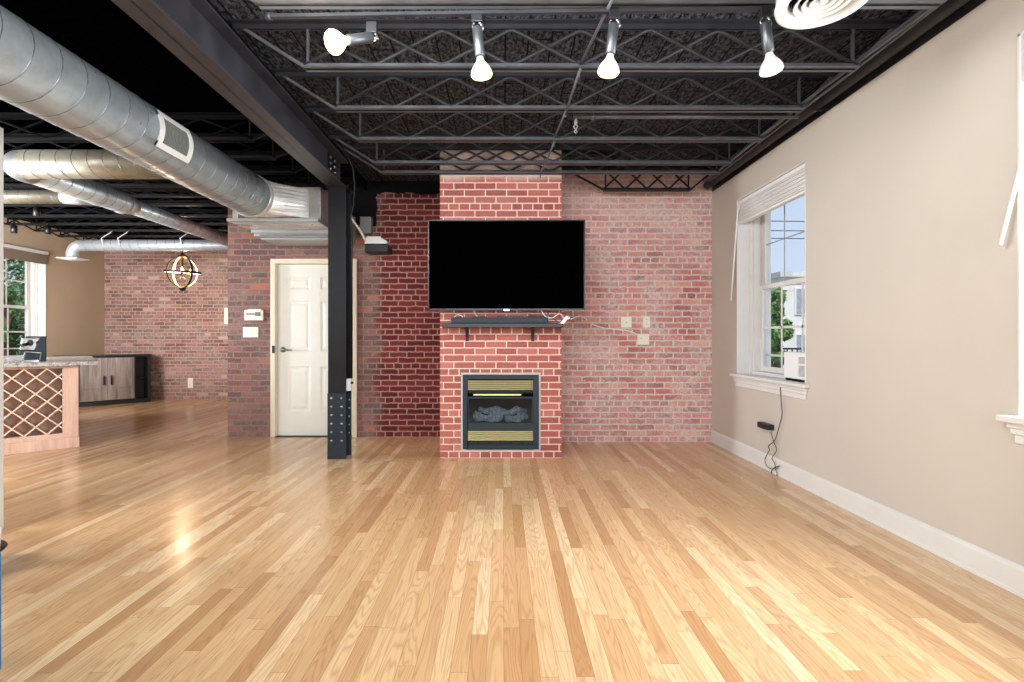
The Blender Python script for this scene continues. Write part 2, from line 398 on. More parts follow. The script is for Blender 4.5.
struct('wall_right_upper', MB().box(XR+.001, XR+TH, YB, YR+.3, 2.835, ZT), M['joist_dark'])
struct('wall_left', wall_with_holes(XL-TH, XL, YB, YF+.3, 0, ZT, [(a, b, WZ0, WZ1) for a, b in WLx]), M['paint_l'])
struct('wall_rear', MB().box(XL-TH, XR+TH, YB-.2, YB, 0, ZT), M['paint_r'])
struct('wall_back_right', MB().box(CHX1-.02, XR+.1, YR, YR+.3, 0, ZT), M['brick_r'])
# back wall around the white door
DX0, DX1, DZ = -2.712, -1.79, 2.075
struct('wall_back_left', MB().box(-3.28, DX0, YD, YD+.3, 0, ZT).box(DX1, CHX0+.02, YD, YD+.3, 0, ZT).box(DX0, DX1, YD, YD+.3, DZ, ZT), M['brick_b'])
struct('wall_side_pier', MB().box(-3.28, -2.98, YD+.3, YF, 0, ZT), M['brick_p'])
struct('wall_far', MB().box(XL, -2.98, YF, YF+.3, 0, ZT), M['brick_f'])
# partition end at the extreme left
struct('wall_partition', MB().box(-4.3, -3.094, 3.02, 3.10, 0, 2.48), M['trim'], .004)
# brick chimney breast as part of the building, with an opening for the insert
cx0, cx1, cz0, cz1 = -.40, .357, .083, .826
cm = MB().box(CHX0, cx0, CHY, YR+.3, 0, ZT).box(cx1, CHX1, CHY, YR+.3, 0, ZT).box(cx0, cx1, CHY, YR+.3, 0, cz0).box(cx0, cx1, CHY, YR+.3, cz1, ZT).box(cx0, cx1, CHY+.42, YR+.3, cz0, cz1)
co = struct('wall_front_chimney', cm, M['chim'])
co.data.materials.append(M['chim_s'])
for p in co.data.polygons:
    if abs(p.normal.x) > .9: p.material_index = 1
struct('trim_1', MB().box(cx0-.012, cx1+.012, CHY-.003, CHY+.004, cz1-.006, cz1+.013).box(cx0-.012, cx1+.012, CHY-.003, CHY+.004, cz0-.013, cz0+.004).box(cx0-.013, cx0+.004, CHY-.003, CHY+.004, cz0, cz1).box(cx1-.004, cx1+.013, CHY-.003, CHY+.004, cz0, cz1), M['concrete'])
# baseboards
def base_prof(x): return [(x, 0), (x-.018, 0), (x-.018, .015), (x-.014, .022), (x-.014, .118), (x-.010, .13), (x-.004, .137), (x, .14)]
struct('baseboard_right', MB().prism(base_prof(XR+.001), 'y', YB, YR), M['trim'])
struct('baseboard_left', MB().box(XL, XL+.015, YB, YF-.9, 0, .13), M['trim'])

# ------------------------------------------------------------------ windows
def window(n, side, y0, y1, valance=False):
    s = 1 if side == 'r' else -1
    X0 = XR if side == 'r' else XL
    def bx(m, a, b, *r): return m.box(X0+s*a, X0+s*b, *r)
    root = bpy.data.objects.new('window_%d' % n, None); C.objects.link(root); root.location = (X0, (y0+y1)/2, WZ0); root['kind'] = 'structure'
    W[root.name] = Matrix.Translation(-Vector(root.location))
    m = MB()   # reveal lining and stepped jambs
    for ya, yb, sg in ((y0, y0+.012, 1), (y1-.012, y1, -1)):
        bx(m, -.004, .33, ya, yb, WZ0, WZ1)
        e = ya if sg == 1 else yb
        bx(m, .12, .33, e, e+sg*.028, WZ0, WZ1); bx(m, .15, .21, e, e+sg*.045, WZ0, WZ1); bx(m, .26, .29, e, e+sg*.045, WZ0, WZ1)
    bx(m, -.004, .33, y0, y1, WZ1-.012, WZ1); bx(m, .13, .33, y0, y1, WZ0, WZ0+.03)
    part('window_frame', m, M['trim'], root, bevel=.002)
    zm = 1.68
    def sash(xa, xb, za, zb, rows, thin):
        f = MB(); st = .062
        bx(f, xa, xb, y0+.015, y0+.03+st, za, zb); bx(f, xa, xb, y1-.03-st, y1-.015, za, zb)
        ya_, yb_ = y0+.0305+st, y1-.0305-st; bx(f, xa+.001, xb-.001, ya_, yb_, za+.0005, za+.05); bx(f, xa+.001, xb-.001, ya_, yb_, zb-.045, zb-.0005)
        so = part('sash', f, M['trim'], root, bevel=.003)
        g = MB(); w = .012 if thin else .022
        for k in (1, 2):
            yc = y0+.092+(y1-y0-.184)*k/3; bx(g, xa+.01, xb-.01, yc-w/2, yc+w/2, za+.05, zb-.045)
        for k in range(1, rows):
            zc = za+.05+(zb-za-.095)*k/rows; bx(g, xa+.01, xb-.01, y0+.08, y1-.08, zc-w/2, zc+w/2)
        part('muntins', g, M['trim'] if not thin else M['pale_grey'], so)
        xm = X0+s*(xa+xb)/2; p = MB().add([(xm, y0+.07, za+.04), (xm, y1-.07, za+.04), (xm, y1-.07, zb-.035), (xm, y0+.07, zb-.035)], [(0, 1, 2, 3)]); part('pane', p, M['glass'], so)
    sash(.235, .26, zm-.02, WZ1-.03, 2, side == 'r')
    sash(.21, .235, WZ0+.03, zm+.025, 2, False)
    m = MB(); bx(m, .275, .29, y0+.03, y1-.03, 1.00, 1.02); part('storm_rail', m, M['trim'], root)
    # stool and apron
    m = MB(); bx(m, -.055, 0, y0-.055, y1+.055, WZ0-.03, WZ0+.002); bx(m, 0, .20, y0, y1, WZ0-.03, WZ0+.002); part('window_sill', m, M['trim'], root, bevel=.008)
    m = MB(); bx(m, -.03, 0, y0-.03, y1+.03, WZ0-.055, WZ0-.03); bx(m, -.022, 0, y0-.02, y1+.02, WZ0-.085, WZ0-.055); bx(m, -.016, 0, y0-.005, y1+.005, WZ0-.125, WZ0-.085)
    part('apron', m, M['trim'], root, bevel=.006)
    return root
window(1, 'r', *WR[0]); window(2, 'r', *WR[1]); window(3, 'r', *WR[2])
window(4, 'l', *WLx[0]); window(5, 'l', *WLx[1])

def blind(y0, y1, label, wand_top, wand_end):
    t = thing('window_blind', label, 'blind', (XR+.04, (y0+y1)/2, WZ1-.25), group='raised blinds of the right wall')
    part('head_rail', MB().box(XR+.01, XR+.065, y0+.02, y1-.02, WZ1-.05, WZ1-.014), M['white'], t, bevel=.003)
    m = MB()
    for k in range(10):
        z = WZ1-.058-k*.0165; m.box(XR+.006+.004*(k % 2), XR+.062, y0+.02, y1-.02, z-.011, z)
    part('slat_stack', m, M['blind'], t)
    part('bottom_rail', MB().box(XR+.012, XR+.064, y0+.02, y1-.02, WZ1-.245, WZ1-.222), M['white'], t, bevel=.003)
    part('wand', MB().tube([(XR+.02, wand_top[0], WZ1-.04), (XR-.01, wand_top[0], wand_top[1]), (XR-.045, wand_end[0], wand_end[1])], .008, 8), M['white'], t)
    for yy in (y0+.25, y1-.25): part('ladder_cord', MB().tube([(XR+.008, yy, WZ1-.05), (XR+.008, yy, WZ1-.24)], .0015, 6), M['blind'], t)
blind(*WR[0], 'raised pale slatted blind in the window nearest the brick wall', (5.03, 2.45), (5.10, 1.56))
blind(*WR[1], 'raised pale slatted blind in the window cut off by the right picture edge', (2.27, 2.0), (2.34, 1.615))
t = thing('fabric_shade', 'taupe fabric shade pulled up in the window behind the wine rack island', 'blind', (XL+.04, 7.8, 2.4))
part('head_rail', MB().box(XL-.02, XL+.045, 7.2, 8.37, 2.57, 2.62), M['white'], t, bevel=.004)
part('shade_fabric', MB().box(XL-.01, XL+.025, 7.2, 8.37, 2.41, 2.565), M['valance'], t, bevel=.006)

# ------------------------------------------------------------------ door
d = bpy.data.objects.new('door_1', None); C.objects.link(d); d.location = (-2.25, YD, 0); d['kind'] = 'structure'; W[d.name] = Matrix.Translation(-Vector(d.location))
m = MB(); cw = .056
m.box(-2.765, -2.765+cw, YD-.02, YD+.02, 0, 2.122).box(-1.795, -1.795+cw, YD-.02, YD+.02, 0, 2.122).box(-2.765+cw, -1.795, YD-.02, YD+.02, 2.066, 2.122)
m.box(DX0, DX0+.012, YD, YD+.15, 0, DZ).box(DX1-.012, DX1, YD, YD+.15, 0, DZ).box(DX0, DX1, YD, YD+.15, DZ-.012, DZ)
part('casing', m, M['casing'], d, bevel=.004)
def door_leaf():
    x0, x1, z0, z1 = -2.698, -1.802, .012, 2.06; y0 = YD+.035; rec = .009
    cols = [(x0+.125, x0+.125+.265), (x1-.125-.265, x1-.125)]
    rows = [(.30, .84), (1.02, 1.63), (1.76, 1.915)]
    xs = [x0, cols[0][0], cols[0][1], cols[1][0], cols[1][1], x1]; zs = [z0]+[v for r in rows for v in r]+[z1]
    m = MB()
    for i in range(5):
        for j in range(7):
            a, b, c, e = xs[i], xs[i+1], zs[j], zs[j+1]
            if i in (1, 3) and j in (1, 3, 5):
                L = [(0, 0), (.018, rec), (.034, rec), (.060, .002)]
                rings = [[(a+s, y0+dp, c+s), (b-s, y0+dp, c+s), (b-s, y0+dp, e-s), (a+s, y0+dp, e-s)] for s, dp in L]
                vs = [p for r in rings for p in r]; fs = []
                for k in range(3):
                    for q in range(4): fs.append((k*4+q, k*4+(q+1) % 4, (k+1)*4+(q+1) % 4, (k+1)*4+q))
                fs.append((12, 13, 14, 15)); m.add(vs, fs)
            else:
                m.add([(a, y0, c), (b, y0, c), (b, y0, e), (a, y0, e)], [(0, 1, 2, 3)])
    m.add([(x0, y0+.04, z0), (x1, y0+.04, z0), (x1, y0+.04, z1), (x0, y0+.04, z1), (x0, y0, z0), (x1, y0, z0), (x1, y0, z1), (x0, y0, z1)],
          [(0, 3, 2, 1), (0, 1, 5, 4), (1, 2, 6, 5), (2, 3, 7, 6), (3, 0, 4, 7)])
    return m
leaf = part('door_leaf', door_leaf(), M['door'], d)
hx, hz = -2.635, 1.04
h = part('door_handle', MB().lathe([(0, 0), (.032, 0), (.034, .006), (.026, .014), (.012, .02), (.012, .05), (0, .05)], (hx, YD+.036, hz), (0, -1, 0)).tube([(hx, YD-.008, hz), (hx+.04, YD-.014, hz+.004), (hx+.085, YD-.012, hz-.004), (hx+.12, YD-.006, hz-.002)], .009, 10), M['nickel'], leaf, label='brushed nickel lever handle')
part('strike_plate', MB().box(-2.745, -2.712, YD-.023, YD-.019, 1.0, 1.09), M['black_plastic'], d)
for z in (.25, 1.1, 1.82): part('hinge', MB().cyl((-1.803, YD+.028, z-.045), (-1.803, YD+.028, z+.045), .007, n=10), M['nickel'], d)
part('threshold', MB().box(DX0, DX1, YD-.005, YD+.12, 0, .012), M['shelf'], d)

# ------------------------------------------------------------------ ceiling joists
def joist(label, y, zb, xb0, xb1, xt0, xt1, pitch=.90, mats=('joist', 'joist_dark', 'joist_web'), zt=ZT, group='open web steel joists over the living room'):
    t = thing('steel_joist', label, 'joist', ((xt0+xt1)/2, y, zb), group=group)
    zc = zt-.032
    m = MB()
    for s in (-1, 1):
        m.box(xt0, xt1, y+s*.008, y+s*.05, zc+.024, zc+.03); m.box(xt0, xt1, y+s*.008, y+s*.013, zc-.004, zc+.03)
    part('top_chord', m, M[mats[1]], t)
    m = MB()
    for s in (-1, 1):
        m.box(xb0, xb1, y+s*.008, y+s*.034, zb, zb+.005); m.box(xb0, xb1, y+s*.008, y+s*.012, zb, zb+.03)
    part('bottom_chord', m, M[mats[0]], t)
    n = max(2, round((xb1-xb0)/pitch)); p = (xb1-xb0)/n
    for off in (0, 1):
        pts = []; x = xb0; up = off
        k = 0
        while x <= xb1+1e-6:
            pts.append((x, y+(.004 if off else -.004), zc-.002 if up else zb+.02)); up = 1-up; x += p/2
        # rounded bends
        pp = []
        for i, q in enumerate(pts):
            if 0 < i < len(pts)-1:
                a = Vector(pts[i-1])*.07+Vector(q)*.93; b = Vector(pts[i+1])*.07+Vector(q)*.93; pp += [a, (a+b)/2*.5+Vector(q)*.5, b]
            else: pp.append(Vector(q))
        part('web', MB().tube(pp, .0105, 8), M[mats[2]], t)
    for xa, xe in ((xb0, xt0), (xb1, xt1)):
        sg = 1 if xe > xa else -1
        part('end_diagonal', MB().bar((xa, y, zb+.012), (xe-sg*.06, y, zc), .018, .018), M[mats[0]], t)
    for xa, sg in ((xb0, 1), (xb1, -1)): part('end_post', MB().bar((xa+sg*.02, y, zb+.01), (xa+sg*.02, y, zc), .014, .014), M[mats[0]], t)
    return t
JD = [(2.40, 'nearest the camera, above the light track'), (2.975, 'just beyond the light track'), (3.515, 'second beyond the light track'), (4.06, 'third beyond the light track'), (4.60, 'last but one before the chimney'), (4.87, 'touching the chimney front')]
j0 = None
for i, (y, w) in enumerate(JD):
    lab = 'black open web steel joist, ' + w
    if j0 is None: j0 = joist(lab, y, 2.78, -1.18, 2.10, -1.60, XR)
    else: dup(j0, (j0.location[0], y, 2.78), lab)
joist('short black open web joist between the chimney and the right wall', 5.42, 2.775, 1.09, 2.03, .6, XR, .55, ('black_steel',)*3)
LY = [4.19, 4.61, 5.03, 5.45, 5.85, 6.25, 6.82, 7.30, 7.75, 8.17, 8.62, 9.05, 9.47]
words = ['hidden mostly behind the big duct', 'running behind the cross duct', 'just past the short cross duct', 'between the two cross ducts', 'above the lower cross duct', 'first beyond the lower cross duct', 'second beyond the lower cross duct', 'third beyond the lower cross duct', 'fourth beyond the lower cross duct', 'right above the diffuser duct', 'first beyond the diffuser duct', 'last but one before the far brick wall', 'against the far brick wall']
k0 = None
for y, w in zip(LY, words):
    lab = 'black steel joist over the kitchen side, ' + w; xr = -1.72 if y < YD else -3.1
    if y < YD:
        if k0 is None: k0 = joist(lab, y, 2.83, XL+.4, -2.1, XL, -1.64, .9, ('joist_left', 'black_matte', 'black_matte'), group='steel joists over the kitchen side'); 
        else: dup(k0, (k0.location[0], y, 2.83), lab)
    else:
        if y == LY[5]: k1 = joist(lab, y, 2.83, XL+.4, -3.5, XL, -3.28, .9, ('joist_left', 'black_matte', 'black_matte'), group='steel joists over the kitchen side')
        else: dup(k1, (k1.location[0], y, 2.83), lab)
# bridging rod running from joist to joist
m = MB(); zz = 2.795
pts = [(.50, 2.3), (.435, 2.975), (.42, 3.515), (.395, 4.06), (.36, 4.60), (.345, 4.87)]
for i in range(len(pts)-1):
    (xa, ya), (xb, yb) = pts[i], pts[i+1]
    m.cyl((xa+.02, ya-.03, zz-.03), (xb+.02, yb+.03, zz-.03 if i % 2 else zz+.01), .008, n=8)
    m.bar((xb+.02, yb+.03, zz-.05), (xb+.02, yb+.03, zz+.05), .012, .012)
single('bridging_rod', m, M['joist'], 'thin black bridging rod crossing under the joists beside the chimney', 'rod')
# sprinkler pipe with hanging fitting
t = thing('sprinkler_pipe', 'thin black pipe along the ceiling joists with a hanging fitting', 'pipe', (1.1, 3.68, 2.79))
part('pipe', MB().cyl((.52, 3.68, 2.81), (2.17, 3.68, 2.81), .017, n=12).cyl((.65, 3.68, 2.81), (.67, 3.68, 2.81), .024, n=12), M['joist'], t)
part('fitting', MB().cyl((.535, 3.68, 2.80), (.535, 3.68, 2.75), .012, n=10).tube([(.535, 3.68, 2.755), (.55, 3.68, 2.735), (.535, 3.68, 2.715), (.52, 3.68, 2.735)], .006, 8, closed=True).tube([(.535, 3.68, 2.715), (.545, 3.68, 2.70), (.535, 3.68, 2.685), (.525, 3.68, 2.70)], .005, 8, closed=True), M['grey_plate'], t, label='pale looped fitting')
# black pipe and conduits along the top of the right wall
t = thing('wall_pipe', 'thick black pipe running along the top of the right wall', 'pipe', (2.3, 2.5, 2.8))
part('pipe', MB().cyl((2.29, -2, 2.89), (2.29, 5.60, 2.89), .045, n=20), M['joist_dark'], t)
for y in (1.6, 3.62, 5.42): part('pipe_hook', MB().tube([(2.29+.062*math.cos(a), y, 2.89+.062*math.sin(a)) for a in [PI*(.95+k*.13) for k in range(10)]]+[(2.37, y, 2.90)], .009, 8), M['black_steel'], t)
m = MB()
for k, (x, z) in enumerate(((2.10, 2.815), (2.125, 2.835), (2.15, 2.82))):
    m.tube([(x+.012*math.sin(i*.9+k), -2+i*.5, z+.008*math.sin(i*1.3+k*2)) for i in range(15)]+[(x+.03, 5.3, z+.03)], .0095, 8)
single('conduit_bundle', m, M['joist'], 'bundle of thin dark conduits running beside the right wall under the deck', 'conduit')
single('flex_duct', MB().tube([P(548, 155, 4.98), P(572, 154, 4.98), P(596, 155, 5.0), P(612, 158, 5.05), P(620, 165, 5.1)], .03, 12), M['black_steel'], 'short black flexible duct above the joists right of the chimney', 'duct')

# ------------------------------------------------------------------ main beam and column
zb = 2.66; bxc = -1.632
t = thing('steel_beam', 'dark charcoal steel beam running overhead to the bolted column', 'beam', (bxc, 1.8, zb))
y0, y1 = -3.1, 5.0
m = MB().box(bxc-.088, bxc+.088, y0, y1, zb, zb+.014).box(bxc-.088, bxc+.088, y0, y1, 2.925, 2.94).box(bxc-.006, bxc+.006, y0, y1, zb, 2.94)
part('beam_body', m, M['beam_steel'], t, bevel=.003)
part('beam_body', MB().box(bxc-.005, bxc+.005, y0, YD, 2.94, ZT), M['black_matte'], t)
part('end_plate', MB().box(bxc+.012, bxc+.02, 4.62, 4.82, zb+.03, 2.90), M['black_steel'], t)
for z in (2.70, 2.755, 2.81, 2.865):
    for y in (4.66, 4.77): part('bolt', MB().cyl((bxc+.02, y, z), (bxc+.034, y, z), .013, n=6), M['nickel'], t)
t = thing('steel_column', 'black steel column with bolted plates at its foot', 'column', (-1.62, 4.96, 0))
xa, xb = -1.707, -1.531; ya, yb = 4.876, 5.055
part('shaft', MB().box(xa, xb, ya, ya+.013, 0, zb-.002).box(xa, xb, yb-.013, yb, 0, zb-.002).box(-1.623, -1.615, ya+.013, yb-.013, 0, zb-.002), M['black_steel'], t, bevel=.002)
part('base_plate', MB().box(xa-.002, xb+.002, ya-.012, ya, 0, .64).box(xa, xb+.004, yb-.028, yb-.013, 0, .62), M['insert'], t, bevel=.002, label='slate grey splice plate with bolts')
part('cap_plate', MB().box(xa-.02, xb+.02, ya-.01, yb+.02, zb-.016, zb-.002), M['black_steel'], t)
for r in range(6):
    for c in (-1.668, -1.568):
        part('bolt', MB().lathe([(0, .012), (.009, .012), (.012, .008), (.012, 0)], (c, ya-.012, .595-r*.083), (0, -1, 0), 10), M['nickel'], t)
for r in range(5):
    part('bolt', MB().lathe([(0, .012), (.008, .012), (.010, .008), (.010, 0)], (-1.545, yb-.028, .56-r*.083), (0, -1, 0), 10), M['nickel'], t)
# conduit clipped to column, and its outlet box
single('column_conduit', MB().tube([P(317, 118, 4.72), P(321, 128, 4.74), P(329, 137, 4.76), P(338, 145, 4.80), P(347, 155, 4.92), P(353, 168, 4.98), P(354.5, 185, 5.0), P(353.5, 205, 5.0), P(350.5, 218, 5.0), (-1.513, 5.0, 2.2), (-1.513, 5.0, .78)], .010, 10), M['black_steel'], 'thin black conduit curving from the beam down the right of the column', 'conduit')
t = thing('outlet_box', 'small white outlet box on the right side of the black column', 'outlet', (-1.525, 4.97, .63))
part('box', MB().box(-1.568, -1.512, 4.955, 5.03, .655, .775), M['white'], t, bevel=.004)
part('plug', MB().cyl((-1.512, 4.97, .735), (-1.49, 4.97, .735), .012, n=10), M['black_plastic'], t)

# ------------------------------------------------------------------ ducts
def helix(cx, cz, r, y0, y1, pitch, rr=.0035, n=26):
    pts = []; k = int((y1-y0)/pitch*n)
    for i in range(k+1):
        a = 2*PI*i/n; y = y0+pitch*i/n
        if y > y1: break
        pts.append((cx+r*math.cos(a), y, cz+r*math.sin(a)))
    return MB().tube(pts, rr, 5)
dx, dz, dr = -2.46, 2.57, .20
t = thing('spiral_duct', 'large galvanised spiral duct with white grille running to the plenum', 'duct', (dx, 2, dz-dr))
part('duct_body', MB().cyl((dx, -2.5, dz), (dx, 4.90, dz), dr, n=64), M['galv'], t)
part('spiral_seam', helix(dx, dz, dr, -1.0, 4.88, .155), M['seam'], t)
def curved_frame(R, ya, yb, th0, th1, inner):   # frame following the duct
    m = MB(); n = 12
    def strip(y0, y1, a0, a1):
        vs = []; k = n
        for i in range(k+1):
            a = a0+(a1-a0)*i/k
            for rr in (R, R+.012):
                for y in (y0, y1): vs.append((dx+rr*math.cos(a), y, dz+rr*math.sin(a)))
        fs = []
        for i in range(k):
            o = i*4; fs += [(o+2, o+3, o+7, o+6), (o, o+4, o+5, o+1), (o, o+2, o+6, o+4), (o+1, o+5, o+7, o+3)]
        fs += [(0, 1, 3, 2), (k*4, k*4+2, k*4+3, k*4+1)]
        m.add(vs, fs)
    da = inner/R
    strip(ya, ya+inner, th0, th1); strip(yb-inner, yb, th0, th1)
    strip(ya, yb, th0, th0+da); strip(ya, yb, th1-da, th1)
    return m
gy0, gy1, ga0, ga1 = 3.29, 3.63, math.radians(-36), math.radians(34)
g = part('grille', curved_frame(dr+.002, gy0, gy1, ga0, ga1, .038), M['white'], t, label='white curved supply grille')
m = MB(); nn = 18
for i in range(nn):
    y = gy0+.045+(gy1-gy0-.09)*i/(nn-1)
    pts = [(dx+(dr+.006)*math.cos(a), y, dz+(dr+.006)*math.sin(a)) for a in [ga0+.18+(ga1-ga0-.36)*k/8 for k in range(9)]]
    for p, q in zip(pts, pts[1:]): m.bar(p, q, .008, .003, up=(p[0]-dx, 0, p[2]-dz))
part('louvre', m, M['grey_plate'], g)
m = MB(); vs = []
for k in range(13):
    a = ga0+.1+(ga1-ga0-.2)*k/12
    for y in (gy0+.03, gy1-.03): vs.append((dx+(dr+.002)*math.cos(a), y, dz+(dr+.002)*math.sin(a)))
m.add(vs, [(2*k, 2*k+1, 2*k+3, 2*k+2) for k in range(12)]); part('grille_back', m, M['black_matte'], g)
part('damper_box', MB().lathe([(.0, .055), (.05, .05), (.06, 0)], (dx+.02, 2.15, dz+dr-.01), (0, 0, 1), 20), M['galv'], t)
# transition round to rectangle
def loft(a, b, mat, name, par):
    n = len(a); return part(name, MB().add(list(a)+list(b), [(i, (i+1) % n, (i+1) % n+n, i+n) for i in range(n)], False), mat, par)
n = 32; ring = [(dx+dr*math.cos(2*PI*i/n), 4.90, dz+dr*math.sin(2*PI*i/n)) for i in range(n)]
def rectring(x0, x1, z0, z1, y):
    out = []
    for i in range(n):
        a = 2*PI*i/n; c, s_ = math.cos(a), math.sin(a); k = 1/max(abs(c), abs(s_))
        out.append(((x0+x1)/2+(x1-x0)/2*c*k, y, (z0+z1)/2+(z1-z0)/2*s_*k))
    return out
tr = loft(ring, rectring(-2.70, -1.98, 2.40, 2.70, 5.10), M['foil'], 'transition', t)
part('collar', MB().lathe([(dr+.001, 0), (dr+.012, .01), (dr+.012, .06), (dr+.001, .07)], (dx, 4.86, dz), (0, 1, 0), 48), M['foil'], t)
t = thing('air_plenum', 'galvanised rectangular plenum above the white door', 'duct', (-2.3, 5.4, 2.32))
part('box', MB().box(-2.76, -1.86, 5.10, 5.40, 2.35, 2.72), M['foil'], t, bevel=.004)
part('front_flange', MB().box(-2.78, -1.86, 5.03, 5.10, 2.355, 2.385), M['galv_far'], t)
part('lower_tray', MB().box(-2.72, -1.74, 5.40, 5.90, 2.315, 2.60).box(-2.70, -1.74, 5.42, 5.88, 2.285, 2.315).box(-2.66, -1.74, 5.50, 5.86, 2.262, 2.285), M['galv_far'], t, bevel=.003)
part('tray_slot', MB().box(-2.64, -1.76, 5.418, 5.421, 2.292, 2.300), M['black_plastic'], t)
part('timber_block', MB().box(-1.86, -1.775, 5.10, 5.35, 2.37, 2.69), M['brownwood'], t, label='brown timber block')
# cross duct and its elbow
t = thing('cross_duct', 'aged galvanised cross duct branching from the large duct to an elbow', 'duct', (-3.3, 4.12, 2.5))
cz = 2.61
part('duct_body', MB().cyl((dx-.18, 4.12, cz), (-3.93, 4.12, cz), .115, n=40), M['galv_w'], t)
def helix_x(cy, cz_, r, x0, x1, pitch, rr=.003, n=24):
    pts = []; k = int((x1-x0)/pitch*n)
    for i in range(k+1): pts.append((x0+pitch*i/n, cy+r*math.cos(2*PI*i/n), cz_+r*math.sin(2*PI*i/n)))
    return MB().tube(pts, rr, 5)
part('spiral_seam', helix_x(4.12, cz, .115, -3.9, dx-.2, .125), M['seam'], t)
m = MB(); pts = [(-3.93-.1*math.sin(a), 4.22-.1*math.cos(a), cz) for a in [PI/2*k/8 for k in range(9)]]
part('elbow', MB().tube([(-3.90, 4.12, cz)]+pts+[(-4.03, 4.27, cz)], .115, 32), M['galv_far'], t)
part('strap', MB().tube([(-3.28, 4.12, 2.72), (-3.25, 4.10, 2.78), (-3.2, 4.1, 2.86)], .008, 8), M['grey_plate'], t)
t = thing('branch_duct', 'narrow spiral duct running away from the elbow towards the brick pier', 'duct', (-4.03, 5.9, 2.5))
part('duct_body', MB().cyl((-4.03, 4.27, cz), (-4.03, 5.33, cz), .108, n=36).cyl((-4.03, 5.33, cz), (-4.03, 5.45, cz), .108, .086, n=36).cyl((-4.03, 5.45, cz+.0), (-4.03, 7.62, cz), .084, n=36), M['galv'], t)
part('spiral_seam', helix(-4.03, cz, .108, 4.3, 5.3, .13, .003), M['seam'], t)
part('spiral_seam', helix(-4.03, cz, .084, 5.5, 7.6, .13, .003), M['seam'], t)
part('collar', MB().lathe([(.109, 0), (.118, .008), (.118, .03), (.109, .036)], (-4.03, 5.27, cz), (0, 1, 0), 36), M['galv_far'], t)
part('collar', MB().lathe([(.109, 0), (.116, .008), (.116, .02), (.109, .03)], (-4.03, 4.95, cz), (0, 1, 0), 36), M['galv_far'], t)
t = thing('side_duct', 'short aged duct branching left below the cross duct at the picture edge', 'duct', (-5, 5.1, 2.5))
part('duct_body', MB().cyl((-4.45, 5.07, cz), (-5.9, 5.07, cz), .068, n=30), M['galv_w'], t)
part('takeoff', MB().cyl((-4.45, 5.07, cz), (-4.13, 5.07, cz), .070, .088, n=30), M['galv_far'], t)
part('spiral_seam', helix_x(5.07, cz, .068, -5.9, -4.47, .11), M['seam'], t)
t = thing('far_duct', 'bright slim duct along the far brick wall ending in a square diffuser', 'duct', (-5, 7.72, 2.5))
part('duct_body', MB().cyl((-6.50, 7.72, cz), (-3.3, 7.72, cz), .088, n=32), M['galv_far'], t)
part('spiral_seam', helix_x(7.72, cz, .088, -6.48, -3.3, .14), M['seam'], t)
part('elbow', MB().tube([(-6.48, 7.72, cz)]+[(-6.50-.14*math.sin(a), 7.72, cz-.14+.14*math.cos(a)) for a in [PI/2*k/8 for k in range(9)]]+[(-6.64, 7.72, cz-.2)], .088, 28), M['galv_far'], t)
part('diffuser', MB().box(-6.80, -6.48, 7.60, 7.84, 2.395, 2.410).box(-6.74, -6.54, 7.64, 7.80, 2.385, 2.395), M['white'], t, bevel=.003)
for x in (-6.1, -5.85, -4.9, -3.65):
    m = MB().tube([(x, 7.63, 2.60), (x-.02, 7.62, 2.70), (x+.05, 7.7, 2.80), (x+.06, 7.75, 2.86)], .008, 6)
    part('hanger', m, M['blind'], t)
for i, q in enumerate((P(37, 216, 6.32), P(14, 233, 6.9), P(48, 234, 7.2))):  # guessed cylinders for dark clamp-like shapes; they hold no lamp
    single('clamp_cylinder', MB().lathe([(.001, 0), (.036, .0), (.036, .10), (.012, .11), (.012, .16)], q, (0, 0, 1), 20), M['black_plastic'],
           'small black clamp-like cylinder under the kitchen joists, ' + ('nearest the camera', 'closest to the left wall', 'farthest from the camera')[i], 'clamp', 'black clamp-like cylinders of the kitchen ceiling')

# ------------------------------------------------------------------ track light
def bulb_lathe(sc=1.0): return [(.014*sc, 0), (.016*sc, .02*sc), (.022*sc, .035*sc), (.040*sc, .058*sc), (.050*sc, .078*sc), (.051*sc, .092*sc)]
def bulb_cap(sc=1.0): return [(.051*sc, .092*sc), (.045*sc, .103*sc), (.028*sc, .110*sc), (.0, .112*sc)]
single('light_track', MB().bar((-1.14, 2.465, 2.765), (1.42, 2.405, 2.765), .022, .016).cyl((-1.165, 2.466, 2.765), (-1.14, 2.465, 2.765), .019, n=14), M['joist_dark'], 'long black ceiling track carrying four lamp heads', 'track')
def trackhead(px, py, dirv, D, label, hot):
    base = Vector(P(px, py, D)); d = Vector(dirv).normalized()
    t = thing('track_lamp', label, 'lamp', tuple(base), group='lamp heads on the ceiling track')
    part('mount', MB().box(base.x-.026, base.x+.026, base.y-.016, base.y+.016, base.z-.03, base.z+.025), M['black_plastic'], t, bevel=.003)
    j = base+Vector((0, 0, -.045))
    part('swivel', MB().tube([base+Vector((0, 0, -.02)), j+Vector((.018, 0, .015)), j+Vector((.03, 0, -.01)), j+d*.02+Vector((.022, 0, 0))], .006, 8).tube([j+Vector((.022*math.cos(a), 0, .022*math.sin(a))) for a in [2*PI*k/14 for k in range(14)]], .004, 6, closed=True), M['nickel'], t)
    s0 = j+d*.005
    part('shade', MB().lathe([(0, 0), (.022, 0), (.025, .004), (.025, .135), (.022, .139), (.015, .139)], s0, d, 28), M['tube'], t, label='brushed dark metal cylinder')
    b = part('bulb', MB().lathe(bulb_lathe(1.05), s0+d*.125, d, 28), M['bulb_hot'] if hot else M['bulb'], t)
    part('bulb_face', MB().lathe(bulb_cap(1.05), s0+d*.125, d, 28), M['bulb_hot'] if hot else M['bulb_face'], b)
    return s0+d*.42
